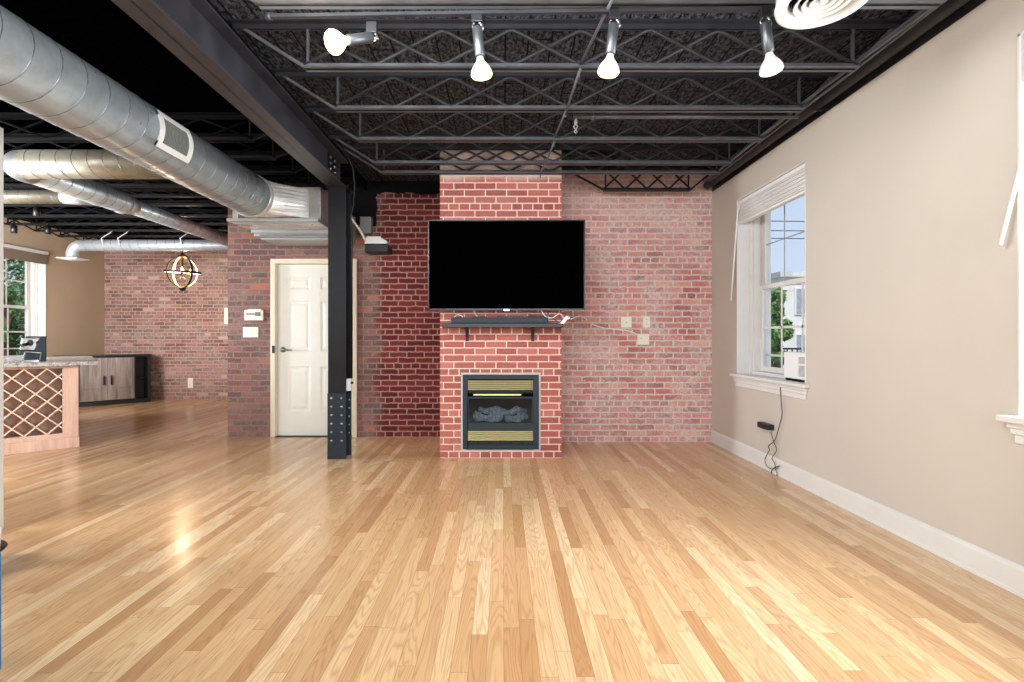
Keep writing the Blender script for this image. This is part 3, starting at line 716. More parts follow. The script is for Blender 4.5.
M['tube'] = plain('brushed_dark_tube', (84, 86, 88), .38, .7, var=.05)
lamps = []
lamps.append(trackhead(372, 28, (-.66, -.62, -.48), 2.45, 'track lamp pointing left toward the camera, glowing strongest', True))
lamps.append(trackhead(477, 17, (.10, .12, -1), 2.45, 'track lamp with bulb hanging straight down, left of the middle pair', False))
lamps.append(trackhead(614, 14, (-.10, .12, -1), 2.43, 'track lamp with bulb hanging down, right of the middle pair', False))
lamps.append(trackhead(765, 12, (.22, .15, -1), 2.41, 'track lamp tilted right beside the round white diffuser', False))

# round ceiling diffuser
ct = Vector((1.375, 2.15, 2.615)); 
t = thing('round_diffuser', 'round white ceiling air diffuser with concentric rings', 'vent', tuple(ct))
part('outer_ring', MB().lathe([(.178, .03), (.184, .018), (.180, .002), (.165, 0), (.140, .012), (.128, .03), (.128, .07), (.178, .07), (.178, .03)], ct, (0, 0, 1), 64), M['vent'], t)
for R in (.110, .078, .048):
    part('cone_ring', MB().lathe([(R, .004), (R-.016, .016), (R-.024, .04), (R-.021, .042), (R-.012, .018), (R+.002, .008), (R, .004)], ct, (0, 0, 1), 48), M['vent'], t)
part('centre_disc', MB().lathe([(0, .006), (.016, .006), (.02, .012), (0, .03)], ct, (0, 0, 1), 32), M['vent'], t)
m = MB()
for k in range(4): m.bar(ct+Vector((.13*math.cos(PI*k/2+.6), .13*math.sin(PI*k/2+.6), .035)), ct+Vector((.01*math.cos(PI*k/2+.6), .01*math.sin(PI*k/2+.6), .035)), .006, .006)
part('spoke', m, M['vent'], t)
part('neck', MB().lathe([(.128, .05), (.128, .30), (.12, .44)], ct, (0, 0, 1), 40).lathe([(.127, .10), (0, .10)], ct, (0, 0, 1), 40), M['black_matte'], t)

# ------------------------------------------------------------------ television, shelf, sound bar
tv = thing('television', 'large black flat television mounted on the brick chimney', 'television', (.03, 4.78, 1.44))
tx0, tx1, tz0, tz1, ty = -.7125, .7785, 1.447, 2.302, 4.755
part('screen', MB().box(tx0+.010, tx1-.010, ty-.001, ty+.006, tz0+.014, tz1-.010), M['tv_screen'], tv)
part('bezel', MB().box(tx0, tx1, ty, ty+.035, tz0, tz1).box(tx0, tx0+.010, ty-.004, ty, tz0, tz1).box(tx1-.010, tx1, ty-.004, ty, tz0, tz1).box(tx0, tx1, ty-.004, ty, tz0, tz0+.014).box(tx0, tx1, ty-.004, ty, tz1-.010, tz1), M['tv_frame'], tv, bevel=.002)
part('logo_bar', MB().box(.005, .060, ty-.008, ty+.004, tz0-.010, tz0+.008), M['chrome'], tv, bevel=.002)
part('wall_mount', MB().box(-.2, .25, ty+.035, CHY+.001, 1.70, 2.05), M['black_steel'], tv)
sy0 = 4.70
t = thing('wall_shelf', 'black floating shelf on two brackets under the television', 'shelf', (0, 4.8, 1.28))
part('board', MB().prism([(-.575, sy0), (.565, sy0), (.585, CHY), (-.595, CHY)], 'z', 1.281, 1.317), M['shelf'], t, bevel=.003)
for bx0 in (-.352, .292):
    part('bracket', MB().box(bx0-.016, bx0+.016, CHY-.012, CHY+.001, 1.150, 1.281).box(bx0-.016, bx0+.016, CHY-.17, CHY, 1.270, 1.281).bar((bx0, CHY-.01, 1.19), (bx0, CHY-.10, 1.275), .012, .012), M['black_steel'], t, bevel=.002)
t = thing('sound_bar', 'long charcoal sound bar lying on the black shelf', 'speaker', (-.02, 4.76, 1.317))
part('body', MB().box(-.478, .418, 4.715, 4.80, 1.318, 1.376), M['sound'], t, bevel=.01)
part('end_cap', MB().box(-.492, -.476, 4.717, 4.798, 1.32, 1.374), M['black_plastic'], t, bevel=.003)
part('end_cap', MB().box(.416, .428, 4.717, 4.798, 1.32, 1.374), M['black_plastic'], t, bevel=.003)
single('media_box', MB().box(-.06, .20, 4.82, 4.90, 1.318, 1.392), M['black_plastic'], 'flat black media box behind the middle of the sound bar', 'box', bevel=.004)
single('game_box', MB().box(.23, .40, 4.81, 4.90, 1.318, 1.390), M['black_plastic'], 'flat black box behind the right end of the sound bar', 'box', bevel=.004)
single('cable_box', MB().box(-.30, -.16, 4.82, 4.90, 1.318, 1.388), M['black_plastic'], 'small flat black box behind the left part of the sound bar', 'box', bevel=.004)
t = thing('power_strip', 'white power strip propped at the right end of the shelf', 'power strip', (.56, 4.74, 1.3))
part('strip_body', MB().bar((.548, 4.73, 1.305), (.612, 4.72, 1.385), .022, .03), M['white'], t, bevel=.004)
part('plug', MB().bar((.60, 4.71, 1.36), (.63, 4.70, 1.37), .018, .018), M['white'], t, bevel=.003)
def cable(pts, r, mat, label, name='cable', sub=6):
    # smooth through points
    P_ = [Vector(p) for p in pts]; out = []
    for i in range(len(P_)-1):
        p0, p1, p2, p3 = P_[max(i-1, 0)], P_[i], P_[i+1], P_[min(i+2, len(P_)-1)]
        for k in range(sub):
            u = k/sub; out.append(.5*((2*p1)+(p2-p0)*u+(2*p0-5*p1+4*p2-p3)*u*u+(3*p1-p0-3*p2+p3)*u**3))
    out.append(P_[-1])
    return single(name, MB().tube(out, r, 8), mat, label, 'cable')
cable([P(540, 308, 4.80), P(545, 316, 4.79), P(552, 318, 4.78), P(560, 314, 4.78), P(566, 321, 4.78)], .004, M['white'], 'white cable looping behind the shelf end to the power strip')
cable([P(548, 309, 4.82), P(549, 316, 4.81), P(555, 320, 4.80), P(563, 324, 4.79)], .004, M['black_plastic'], 'black cable dropping from the television right side to the shelf')
cable([P(453, 319, 4.86), P(457, 315, 4.86), P(462, 316, 4.86), P(464, 320, 4.87)], .0035, M['white'], 'small white cable loop at the left end of the sound bar')
cable([P(473, 310, 4.86), P(475, 314, 4.86), P(479, 318, 4.87)], .0035, M['white'], 'short white cable hanging below the television left part')
cable([P(571, 319, 4.85), P(580, 316, 5.2), P(586, 319.5, YR-.008), P(594, 325, YR-.008), P(604, 328, YR-.008), P(616, 329.5, YR-.008), P(628, 331, YR-.008), P(636, 334, YR-.01), P(640, 339, YR-.02)], .0055, M['blind'], 'pale cable running across the brick wall to the lower wall plate')

# ------------------------------------------------------------------ fireplace insert
fx0, fx1, fz0, fz1 = -.394, .351, .089, .820
fy = CHY-.018
t = thing('fireplace_insert', 'dark gas fireplace insert with brass louvres in the chimney', 'fireplace', (0, CHY, fz0))
def fz(y): return CZ+(VY-y)*.00983
def fxx(x): return (x-VX)*.00983
ix0, ix1 = fxx(467.6), fxx(533.3)
m = MB().box(fx0, ix0, fy, CHY+.02, fz0, fz1).box(ix1, fx1, fy, CHY+.02, fz0, fz1).box(ix0, ix1, fy, CHY+.02, fz(379.3), fz1).box(ix0, ix1, fy, CHY+.02, fz0, fz(444.5))
part('surround', m, M['insert'], t, bevel=.003)
M['firebox'] = plain('sooty_firebox', (22, 26, 28), .8, spec=.1)
part('firebox', MB().box(ix0-.02, ix1+.02, CHY+.38, CHY+.40, fz0+.02, fz1-.02).box(ix0-.03, ix0-.01, CHY+.02, CHY+.40, fz0+.02, fz1-.02).box(ix1+.01, ix1+.03, CHY+.02, CHY+.40, fz0+.02, fz1-.02).box(ix0-.02, ix1+.02, CHY+.02, CHY+.40, fz(426), fz(424)).box(ix0-.02, ix1+.02, CHY+.02, CHY+.40, fz(392), fz(390.5)), M['firebox'], t)
part('hood', MB().box(ix0, ix1, fy-.004, CHY+.02, fz(392.3), fz(390.6)).prism([(fy-.02, fz(393.5)), (fy+.01, fz(391.5)), (CHY+.05, fz(391.5)), (CHY+.05, fz(397.4))], 'x', ix0+.01, ix1-.01), M['black_steel'], t)
part('hood_lip', MB().box(ix0+.06, ix1-.12, fy-.024, fy-.018, fz(395.0), fz(393.6)), M['brass'], t)
fr = part('glass_frame', MB().box(ix0, ix0+.012, fy+.012, CHY+.03, fz(424), fz(397)).box(ix1-.012, ix1, fy+.012, CHY+.03, fz(424), fz(397)).box(ix0, ix1, fy+.008, CHY+.03, fz(398.6), fz(396.6)).box(ix0, ix1, fy+.002, CHY+.03, fz(430.2), fz(422.8)), M['insert'], t, bevel=.002)
part('glass_pane', MB().box(ix0+.01, ix1-.01, fy+.024, fy+.028, fz(423.2), fz(398.4)), M['fglass'], fr)
def louvre(za, zb_, nm):
    n = 5; m = MB(); hgt = (zb_-za)/n
    for k in range(n):
        z0 = za+k*hgt
        m.prism([(fy-.002, z0+.001), (fy-.016, z0+hgt*.30), (fy-.012, z0+hgt*.60), (fy+.004, z0+hgt*.82), (fy+.006, z0+.001)], 'x', ix0+.004, ix1-.004)
    return part(nm, m, M['brass'], t, label='polished brass louvre strip')
louvre(fz(390), fz(380), 'upper_louvre'); louvre(fz(440.3), fz(430.3), 'lower_louvre')
part('control_strip', MB().box(ix0, ix1, CHY+.0, CHY+.02, fz(444.5), fz(440.3)), M['black_steel'], t)
for k in range(6):
    x = ix0+.05+k*.108; part('vent_bar', MB().box(x-.04, x+.04, CHY-.010, CHY+.002, fz(443.5), fz(442.1)), M['insert'], t)
def logm(p, q, r, sd):
    rnd = random.Random(sd); pts = []; p, q = Vector(p), Vector(q); n = 14; mm = MB(); ns = 14; vs = []
    d, a, b = mm.frame(p, q)
    for i in range(n+1):
        u = i/n; c = p.lerp(q, u)+b*.012*math.sin(u*7+sd)
        rr = r*(.9+.25*math.sin(u*9+sd))*(.55 if i in (0, n) else 1)
        for k in range(ns): vs.append(c+(a*math.cos(2*PI*k/ns)+b*math.sin(2*PI*k/ns))*rr*rnd.uniform(.82, 1.18))
    mm.add(vs, [(i*ns+k, i*ns+(k+1) % ns, (i+1)*ns+(k+1) % ns, (i+1)*ns+k) for i in range(n) for k in range(ns)]+[tuple(range(ns)), tuple(n*ns+k for k in range(ns))])
    return mm
zl = fz(424)
for i, (p, q, r) in enumerate([((-.30, CHY+.12, zl+.05), (.0, CHY+.10, zl+.045), .042), ((.02, CHY+.10, zl+.04), (.25, CHY+.12, zl+.045), .040), ((-.25, CHY+.2, zl+.12), (.05, CHY+.16, zl+.09), .036), ((.24, CHY+.2, zl+.115), (.03, CHY+.15, zl+.09), .034), ((-.09, CHY+.07, zl+.05), (.12, CHY+.1, zl+.115), .022)]):
    single('ceramic_log', logm(p, q, r, i+1), M['log'], 'grey ceramic fireplace log, ' + ('lower left', 'lower right', 'upper left', 'upper right', 'thin slanted one in front')[i], 'log', 'logs behind the fireplace glass')

# ------------------------------------------------------------------ wall plates
def plate(px0, px1, py0, py1, D, label, marks, cat='wall plate', mat='cream_plate', name='wall_plate'):
    x0, _, z1 = P(px0, py0, D); x1, _, z0 = P(px1, py1, D)
    t = thing(name, label, cat, ((x0+x1)/2, D, z0))
    b = part('plate', MB().box(x0, x1, D-.010, D+.001, z0, z1), M[mat], t, bevel=.003)
    for kind, u, v in marks:
        cx, cz_ = x0+(x1-x0)*u, z0+(z1-z0)*v
        if kind == 'rocker': part('rocker', MB().box(cx-.015, cx+.015, D-.014, D-.009, cz_-.032, cz_+.032), M['white'], t, bevel=.002)
        if kind == 'toggle': part('toggle', MB().box(cx-.005, cx+.005, D-.022, D-.009, cz_-.012, cz_+.012), M['white'], t, bevel=.001)
        if kind == 'socket': part('socket', MB().box(cx-.015, cx+.015, D-.013, D-.009, cz_-.014, cz_+.014), M['white'], t, bevel=.002); part('slot', MB().box(cx-.007, cx-.004, D-.0135, D-.012, cz_-.006, cz_+.006).box(cx+.004, cx+.007, D-.0135, D-.012, cz_-.006, cz_+.006), M['black_plastic'], t)
        if kind == 'jack': part('jack', MB().cyl((cx, D-.01, cz_), (cx, D-.018, cz_), .006, n=10), M['nickel'], t)
    return t
plate(620.9, 631.4, 317, 327.5, YR, 'square cream wall plate, left of the pair on the whitewashed brick', [('jack', .5, .5)])
plate(643, 649.6, 316.5, 327.5, YR, 'narrow cream wall plate, right of the pair on the whitewashed brick', [('jack', .5, .75), ('jack', .5, .3)])
plate(637.2, 649, 334, 344.8, YR, 'square cream wall plate where the pale cable ends', [('jack', .3, .6)])
plate(243.4, 258.6, 327, 337.3, YD, 'wide three rocker light switch beside the white door', [('rocker', .2, .5), ('rocker', .5, .5), ('rocker', .8, .5)], 'light switch', name='light_switch')
plate(188, 193.2, 378, 388, YF, 'white power outlet low on the far brick wall', [('socket', .5, .72), ('socket', .5, .28)], 'outlet', name='power_outlet')
plate(224.5, 231, 308, 324, YF, 'tall cream plate on the far brick wall beside the pier', [('toggle', .5, .5)])
x0, _, z1 = P(245.6, 310, YD); x1, _, z0 = P(264, 320.5, YD)
t = thing('thermostat', 'cream wall thermostat above the light switch', 'thermostat', ((x0+x1)/2, YD, z0))
part('body', MB().box(x0, x1, YD-.03, YD+.001, z0, z1).box(x0+.04, x1-.02, YD-.034, YD-.002, z1-.03, z1+.01), M['cream_plate'], t, bevel=.006)
part('display', MB().box(x0+.02, x0+.13, YD-.033, YD-.029, z0+.065, z0+.085).box(x1-.09, x1-.03, YD-.036, YD-.029, z0+.05, z0+.10), M['lcd'], t)
# junction box and white unit over the doorway side
single('junction_box', MB().box(*[P(362, 0, YD)[0], P(373, 0, YD)[0]], YD-.09, YD+.001, P(0, 235, YD)[2], P(0, 218.5, YD)[2]), M['grey_plate'], 'grey metal junction box high on the wall right of the column', 'box', bevel=.004)
yu = YD-.22
t = thing('boxy_unit', 'white and black boxy unit hung high right of the column', 'device', (P(376, 0, yu)[0], yu, P(0, 252, yu)[2]))  # unidentified wall device; it holds no lamp
ax0, ax1 = P(364, 0, yu)[0], P(388, 0, yu)[0]; az0, az1, az2 = P(0, 252, yu)[2], P(0, 243.5, yu)[2], P(0, 236, yu)[2]
part('black_body', MB().box(ax0, ax1, yu, YD+.001, az0, az1), M['black_plastic'], t, bevel=.012)
part('white_top', MB().prism([(ax0+.005, az1), (ax1-.01, az1), (ax1-.02, az1+.035), (ax1-.08, az2-.02), (ax1-.09, az2), (ax0+.03, az2), (ax0+.005, az2-.03)], 'y', yu+.01, YD), M['white'], t, bevel=.006)
cable([P(351, 218, 5.60), P(357, 226, 5.65), P(361, 232, 5.70), P(365, 240, 5.74)], .013, M['cream_plate'], 'thick pale hose bending from the column to the white unit')

# ------------------------------------------------------------------ air purifier on the sill, cord and adapter
t = thing('air_purifier', 'small white boxy appliance with side vents on the window sill', 'appliance', (2.47, 4.1, WZ0))
part('body', MB().box(2.402, 2.485, 3.93, 4.28, WZ0+.022, 1.062), M['white'], t, bevel=.01)
m = MB()
for k in range(10):
    z = WZ0+.05+k*.009; m.box(2.3995, 2.403, 3.96, 4.06, z, z+.004)
for k in range(6):
    z = WZ0+.155+k*.009; m.box(2.3995, 2.403, 3.96, 4.06, z, z+.004)
part('vent_slots', m, M['grey_plate'], t)
for y in (3.97, 4.06, 4.15, 4.24): part('foot', MB().box(2.405, 2.48, y-.015, y+.015, WZ0+.002, WZ0+.024), M['black_plastic'], t)
def WP(px, py, X=XR-.012):   # a point on the right wall seen at that pixel
    D = X*F/(px-VX); return (X, D, CZ+(VY-py)*D/F)
cable([(2.36, WP(780, 385)[1], WZ0-.0)]+[WP(x, y, XR-.03) for x, y in ((780.5, 392), (781.5, 405), (782, 415), (779, 427), (775, 440))]+[WP(x, y, XR-.035) for x, y in ((768.5, 446), (769.5, 450), (765, 459), (767, 466), (772, 469), (776, 467), (779.5, 466))], .0035, M['black_plastic'], 'thin black cord hanging from the sill to the baseboard', name='appliance_cable', sub=4)
cable([WP(x, y, XR-.03) for x, y in ((771, 432), (773, 440), (776.5, 450), (772, 458), (774.5, 463), (776, 470), (777, 475), (774, 478), (771.5, 475), (772, 470), (775, 467))], .0035, M['black_plastic'], 'thin black cord looping below the wall adapter', name='adapter_cable', sub=4)
p0, p1 = WP(758.5, 430, XR-.04), WP(770, 430, XR-.04)
single('power_adapter', MB().box(XR-.065, XR-.004, p1[1], p0[1]-.02, p1[2]-.004, p1[2]+.045), M['black_plastic'], 'black power adapter plugged low into the right wall', 'adapter', bevel=.006)

# ------------------------------------------------------------------ chandelier
cc = Vector(P(182.5, 272, 8.3)); R = .265
t = thing('orb_chandelier', 'round dark orb chandelier hanging before the far brick wall', 'chandelier', (cc.x, cc.y, cc.z-R))
part('rod', MB().cyl(cc+Vector((0, 0, R)), (cc.x, cc.y, ZT), .008, n=10).cyl(cc+Vector((0, 0, -.02)), cc+Vector((0, 0, R)), .013, n=10), M['black_steel'], t)
part('hub', MB().lathe([(0, -.01), (.07, -.005), (.075, .01), (.03, .03), (.012, .06)], cc+Vector((0, 0, R-.01))), M['black_steel'], t)
part('finial', MB().lathe([(0, -.05), (.03, -.045), (.05, -.015), (.06, 0), (0, .01)], cc+Vector((0, 0, -R))), M['black_steel'], t)
vv = Vector((.54, -.84, 0)); pp_ = Vector((.84, .54, 0))
for nm_, RR, nr in (('meridian_ring', R, vv*.5-pp_*.87), ('meridian_ring', R-.012, vv*.87+pp_*.5), ('band_ring', R+.004, Vector((.05, -.05, 1)))):
    rg = part(nm_, MB().strap(cc, RR, .034, .004, nr), M['black_steel'], t)
    part('ring_lining', MB().strap(cc, RR-.0045, .034, .004, nr), M['cream_ring'], rg, label='cream wooden inner face of the ring')
for k in range(4):
    a = k*PI/2+.5; e = Vector((math.cos(a), math.sin(a), 0))
    arm = part('arm', MB().tube([cc+Vector((0, 0, -.09)), cc+e*.06+Vector((0, 0, -.12)), cc+e*.11+Vector((0, 0, -.10)), cc+e*.12+Vector((0, 0, -.05))], .006, 8).cyl(cc+e*.12+Vector((0, 0, -.05)), cc+e*.12+Vector((0, 0, -.0)), .012, n=10), M['black_steel'], t)
    part('bulb', MB().lathe([(.010, 0), (.018, .02), (.016, .04), (.004, .07), (0, .072)], cc+e*.12), M['bulb_far'], arm)

# ------------------------------------------------------------------ island with wine rack
ang = math.atan2(.653, .757)
t = thing('kitchen_island', 'pinkish pine island with a diagonal wine rack at its end', 'island', (-4.60, 5.41, 0), ang)
ho, wo, do = .885, 1.55, 1.9
rx0, rx1, rz0, rz1 = -.95, -.125, .165, .858
m = MB().box(rx1, 0, 0, do, .02, ho).box(-wo, rx0, 0, do, .02, ho).box(rx0, rx1, 0, .06, .02, rz0).box(rx0, rx1, 0, .06, rz1, ho).box(rx0, rx1, .17, do, .02, ho).box(rx0, rx1, .06, .17, .02, rz0-.01).box(rx0, rx1, .06, .17, rz1+.005, ho)
part('cabinet', m, M['island'], t, local=True, bevel=.003)
part('face_stile', MB().box(-.055, .006, -.008, .06, .12, ho), M['island'], t, local=True, bevel=.002)
part('base_board', MB().box(-wo, .014, -.016, do, 0, .115), M['island'], t, local=True, bevel=.004)
def diag(depth0, depth1, th, mat, name):
    m = MB(); H = rz1-rz0; pit = .176
    for sgn in (1, -1):
        k = -8
        while k < 14:
            c = rx0+k*pit                 # line x = c + s*(z-rz0)
            pts = []
            # clip to rack rectangle
            a = c if sgn > 0 else c+0; zs = []
            def xat(z): return c+(z-rz0)*sgn*1.02
            z_lo, z_hi = rz0, rz1
            # param clip
            if sgn > 0:
                z_lo = max(z_lo, rz0+(rx0-c)/1.02); z_hi = min(z_hi, rz0+(rx1-c)/1.02)
            else:
                z_lo = max(z_lo, rz0+(c-rx1)/1.02); z_hi = min(z_hi, rz0+(c-rx0)/1.02)
            if z_hi-z_lo > .02:
                y = (depth0+depth1)/2
                off = 0.0005*sgn
                m.bar((xat(z_lo), y+off, z_lo), (xat(z_hi), y+off, z_hi), depth1-depth0, th, up=None)
            k += 1
    return part(name, m, mat, t, local=True)
diag(.018, .165, .012, M['rackdark'], 'rack_boards'); diag(.004, .018, .013, M['lattice'], 'rack_lattice')
part('countertop', MB().box(-wo-.05, .165, -.085, do+.15, ho, ho+.042), M['granite'], t, local=True, bevel=.006, label='speckled grey granite top')
# espresso machine
em = thing('espresso_machine', 'chrome and black espresso machine on the granite counter', 'coffee machine', (-5.115, 5.50, ho+.042), ang)
part('side_panel', MB().prism([(.0, 0), (.0, 0), (.085, 0), (.085, .27), (.02, .27), (-.03, .10), (.0, 0)][1:], 'y', -.02, .22), M['insert'], em, local=True, bevel=.006)
part('head', MB().prism([(-.19, .125), (-.035, .115), (.015, .25), (-.17, .255)], 'y', .0, .22), M['chrome'], em, local=True, bevel=.006)
part('top_cover', MB().box(-.13, .09, -.01, .22, .255, .272), M['black_plastic'], em, local=True, bevel=.004)
part('group_handle', MB().cyl((-.08, .0, .19), (-.17, -.11, .175), .016, n=12).cyl((-.08, .02, .20), (-.08, -.03, .20), .035, n=16), M['black_plastic'], em, local=True)
part('dial', MB().cyl((-.0, .01, .20), (-.0, -.02, .20), .022, n=16), M['black_plastic'], em, local=True)
part('drip_tray', MB().box(-.16, .01, -.06, .16, .0, .014).bar((-.165, -.05, .01), (-.13, -.03, .105), .008, .008).bar((.02, -.05, .01), (.035, -.03, .09), .008, .008).bar((-.13, -.03, .105), (.035, -.03, .09), .008, .008), M['chrome'], em, local=True)
part('back_body', MB().box(-.15, .0, .10, .22, .0, .13), M['insert'], em, local=True)

em.scale = (.76, .8, 1)
# ------------------------------------------------------------------ corner sideboard
t = thing('corner_sideboard', 'low grey plank sideboard with black frame set across the far corner', 'cabinet', (-6.53, 9.27, 0), math.atan2(.744, .669))
m = MB().box(-1.31, 0, 0, .31, 0, .07).box(-1.31, 0, 0, .31, .835, .862).box(-.045, 0, 0, .31, .07, .835).box(-.25, -.225, 0, .31, .07, .835).box(-1.31, -1.265, 0, .31, .07, .835).box(-1.045, -1.02, 0, .31, .07, .835).box(-1.31, 0, .29, .31, .07, .835).box(-.25, 0, .02, .31, .44, .455)
part('carcass', m, M['black_plastic'], t, local=True, bevel=.003)
for a, b in ((-1.018, -.641), (-.637, -.252)):
    dd = part('door', MB().box(a, b, -.012, .01, .30, .832).box(a, b, -.012, .01, .085, .296).box(a, b, -.004, .01, .085, .832), M['graywood'], t, local=True, bevel=.002)
    hx_ = b-.05 if a < -.9 else a+.05
    part('handle', MB().box(hx_-.012, hx_+.012, -.04, -.028, .36, .52).box(hx_-.008, hx_+.008, -.03, -.01, .37, .385).box(hx_-.008, hx_+.008, -.03, -.01, .495, .51), M['black_plastic'], dd, local=True)
part('top', MB().box(-1.33, .02, -.02, .31, .862, .885), M['cabtop'], t, local=True, bevel=.003)

# ------------------------------------------------------------------ chair and side table at the left edge
t = thing('blue_armchair', 'blue fabric armchair cut off by the lower left picture edge', 'chair', (-2.08, 1.45, 0))
part('seat', MB().box(-2.36, -1.80, 1.20, 1.74, .12, .36), M['blue'], t, bevel=.03)
part('arm', MB().box(-1.83, -1.752, 1.18, 1.755, .01, .44), M['blue'], t, bevel=.015)
part('arm', MB().box(-2.42, -2.34, 1.18, 1.755, .01, .44), M['blue'], t, bevel=.015)
part('backrest', MB().box(-2.36, -1.80, 1.10, 1.22, .12, .80), M['blue'], t, bevel=.03)
t = thing('side_table', 'small round dark topped side table behind the blue armchair', 'table', (-2.42, 2.5, 0))
part('tabletop', MB().lathe([(0, .0), (.155, .0), (.16, .008), (.155, .016), (0, .016)], (-2.70, 2.5, .095), (0, 0, 1), 40), M['black_plastic'], t)
for lx, ly in ((-2.58, 2.5), (-2.76, 2.58), (-2.76, 2.42)): part('leg', MB().cyl((lx, ly, 0), (lx, ly, .10), .018, n=12), M['brownwood'], t)
single('white_cup', MB().lathe([(0, 0), (.035, 0), (.042, .10), (.040, .11), (.034, .11), (.030, .01), (0, .01)], (-2.565, 2.5, .111), (0, 0, 1), 28), M['white'], 'white cup standing on the dark side table at the left edge', 'cup')

# ------------------------------------------------------------------ outside
struct('ground', MB().box(-60, 60, -40, 80, -1.3, -1.2), M['ground'])
def tree(label, x, y, h, r, mat, n, seed, cz_, group=None):
    rnd = random.Random(seed); t = thing('leafy_tree', label, 'tree', (x, y, -1.2), group=group)
    m = MB().tube([(x, y, -1.2), (x+.05, y, cz_-r*.5), (x, y, cz_+r*.2)], .09, 10)
    for k in range(7):
        a = rnd.uniform(0, 2*PI); m.tube([(x, y, cz_-r*.5), (x+r*.4*math.cos(a), y+r*.4*math.sin(a), cz_), (x+r*.6*math.cos(a), y+r*.6*math.sin(a), cz_+r*.5*rnd.random())], .03, 6)
    part('trunk', m, M['bark'], t)
    f = MB(); cl = [(rnd.gauss(0, .45), rnd.gauss(0, .45), rnd.gauss(0, .55), rnd.uniform(.25, .5)) for _ in range(26)]
    for i in range(n):
        c = rnd.choice(cl); d = Vector((rnd.gauss(0, 1), rnd.gauss(0, 1), rnd.gauss(0, 1))).normalized()*c[3]*rnd.uniform(.6, 1)*r
        p = Vector((x, y, cz_))+Vector((c[0]*r, c[1]*r, c[2]*h*.5))+d
        u = Vector((rnd.gauss(0, 1), rnd.gauss(0, 1), rnd.gauss(0, 1))).normalized(); v = u.cross(d.normalized() if d.length else Vector((0, 0, 1))).normalized(); s_ = rnd.uniform(.05, .10)
        f.add([p-u*s_, p-v*s_*.5, p+u*s_, p+v*s_*.5], [(0, 1, 2, 3)])
    part('foliage', f, M[mat], t)
tree('bright green street tree seen through the lower sash beside the brick wall', 7.22, 13.2, 1.7, .42, 'leaf', 4500, 3, 1.35)
tree('bright green tree close outside the window behind the island', -13.7, 13.8, 4.0, 1.6, 'leaf', 6500, 5, 1.7)
tree('darker green tree standing farther behind, outside the island window', -20.6, 21.0, 6.0, 2.8, 'leaf_dark', 9000, 8, 2.6)
t = thing('street_building', 'pale grey flat roofed building across the street', 'building', (16.5, 26, -1.2))
part('wall', MB().box(13.4, 24, 24, 34, -1.2, 4.1), M['stucco'], t)
part('roof', MB().box(13.2, 24.2, 23.8, 34.2, 4.1, 4.35), M['concrete'], t)
for i in range(4):
    for z in (.1, 2.3):
        w = part('window', MB().box(14.0+i*2.2, 15.1+i*2.2, 23.95, 24.02, z, z+1.3), M['trim'], t); part('pane', MB().box(14.06+i*2.2, 15.04+i*2.2, 23.93, 23.96, z+.06, z+1.24), M['dark_glass'], w)
t = thing('garden_wall', 'low stone wall in front of the street tree', 'wall', (8, 13.9, -1.2))
part('wall_body', MB().box(5.5, 14, 14.1, 14.35, -1.2, .35), M['concrete'], t)
part('railing', MB().box(5.5, 14, 14.2, 14.24, .85, .9).add([], []), M['black_steel'], t)
m = MB()
for k in range(60): m.box(5.55+k*.14, 5.57+k*.14, 14.2, 14.23, .35, .88)
part('baluster', m, M['black_steel'], t)
for i, z in enumerate((4.35, 4.62, 4.95)):
    single('power_line', MB().tube([(x, 16+.1*i, z+.0015*(x-12)**2) for x in range(4, 24, 2)], .014, 6), M['black_plastic'], ('lowest', 'middle', 'highest')[i]+' of three power lines across the window sky', 'cable', 'power lines outside')
single('hedge_ground', MB().box(-40, -8.2, -5, 60, -1.2, -1.1), M['leaf_dark'], 'green lawn outside the island window', 'lawn')

# ------------------------------------------------------------------ lights
def area(name, loc, rot, sx, sy, power, col=(1, 1, 1)):
    l = bpy.data.lights.new(name, 'AREA'); l.shape = 'RECTANGLE'; l.size = sx; l.size_y = sy; l.energy = power; l.color = col
    o = bpy.data.objects.new(name, l); C.objects.link(o); o.location = loc; o.rotation_euler = rot; return o
day = (.86, .94, 1.0)
area('daylight_window_two', (XR+.5, 1.725, 1.70), (0, PI/2, 0), 1.75, 1.15, 120, day)
area('daylight_window_three', (XR+.5, -1.275, 1.70), (0, PI/2, 0), 1.75, 1.15, 100, day)
area('added_left_daylight', (XL-.5, 4.2, 1.70), (0, -PI/2, 0), 1.75, 1.2, 320, day)  # added lamp, outside an unseen window put in to seat it
area('room_fill', (.4, -2.2, 1.9), (math.radians(82), 0, 0), 4.2, 1.9, 96, (.90, .95, 1.0))
def aim(o, tgt):
    o.rotation_euler = (Vector(tgt)-o.location).to_track_quat('-Z', 'Y').to_euler()
aim(area('back_wall_fill', (-.5, 1.6, 2.6), (0, 0, 0), 1.6, .4, 36, (.90, .95, 1)), (2.2, 5.5, 1.2))  # added fill lamp for the back wall; no fixture hangs there
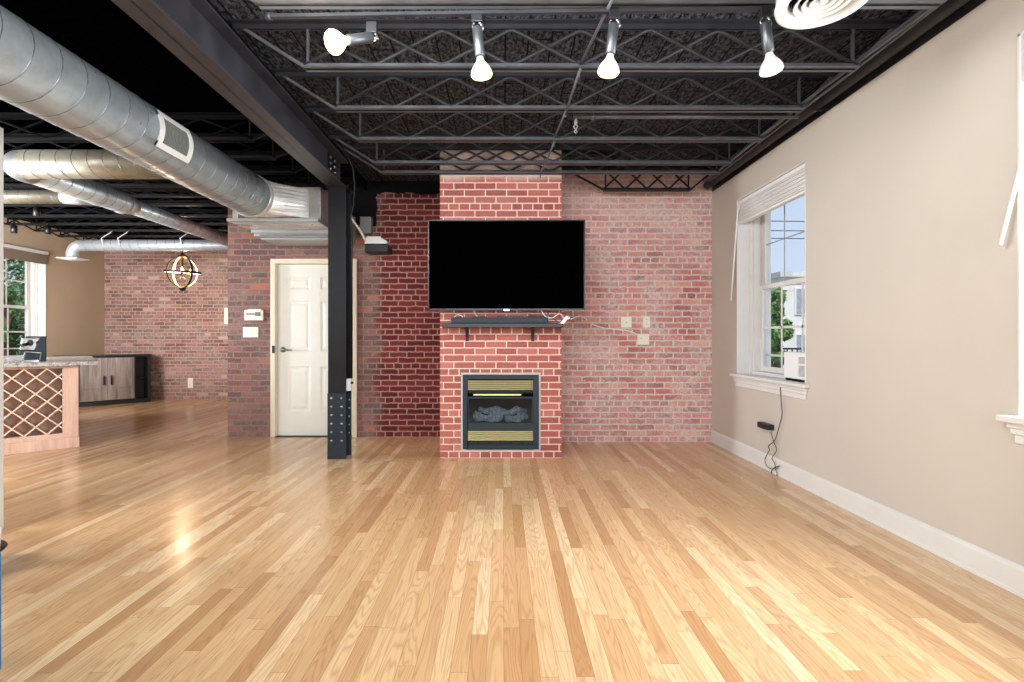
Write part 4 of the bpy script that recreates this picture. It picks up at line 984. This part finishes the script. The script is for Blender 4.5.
aim(area('far_room_fill', (-6.9, 5.5, 2.0), (0, 0, 0), 1.0, 1.0, 58, (.96, .97, 1)), (-5.0, 9.6, 1.3))  # added out-of-view fill lamp to brighten the far brick
area('kitchen_fill', (-5.2, 1.2, 2.0), (math.radians(80), 0, math.radians(0)), 2.6, 1.2, 130, (.95, .97, 1))
def point(name, loc, power, col, r=.04):
    l = bpy.data.lights.new(name, 'POINT'); l.energy = power; l.color = col; l.shadow_soft_size = r
    o = bpy.data.objects.new(name, l); C.objects.link(o); o.location = loc; return o
for i, p in enumerate(lamps): point('track_glow', p, 5 if i == 0 else .6, (1, .85, .62))
point('chandelier_glow', (cc.x, cc.y, cc.z-.02), 14, (1, .72, .46), .05)
sun = bpy.data.lights.new('sun', 'SUN'); sun.energy = 3.2; sun.angle = .02; so = bpy.data.objects.new('sun', sun); C.objects.link(so); so.rotation_euler = (math.radians(28), 0, 0)

w = bpy.data.worlds.new('sky'); scene.world = w; w.use_nodes = True; nt = w.node_tree; bg = nt.nodes['Background']
tc = nt.nodes.new('ShaderNodeTexCoord'); sp = nt.nodes.new('ShaderNodeSeparateXYZ'); rp = nt.nodes.new('ShaderNodeValToRGB')
nt.links.new(tc.outputs['Generated'], sp.inputs[0]); nt.links.new(sp.outputs[2], rp.inputs[0]); nt.links.new(rp.outputs[0], bg.inputs[0])
rp.color_ramp.elements[0].position = 0; rp.color_ramp.elements[0].color = lin((214, 230, 250)); rp.color_ramp.elements[1].position = .6; rp.color_ramp.elements[1].color = lin((186, 212, 248))
bg.inputs[1].default_value = .47

scene.view_settings.view_transform = 'Standard'; scene.view_settings.look = 'None'
scene.view_settings.exposure = 1.06; scene.view_settings.gamma = 1.0
scene.cycles.use_denoising = True
scene.cycles.max_bounces = 8; scene.cycles.diffuse_bounces = 4; scene.cycles.glossy_bounces = 4; scene.cycles.transparent_max_bounces = 12
scene.cycles.sample_clamp_indirect = 4.0; scene.cycles.caustics_reflective = False; scene.cycles.caustics_refractive = False
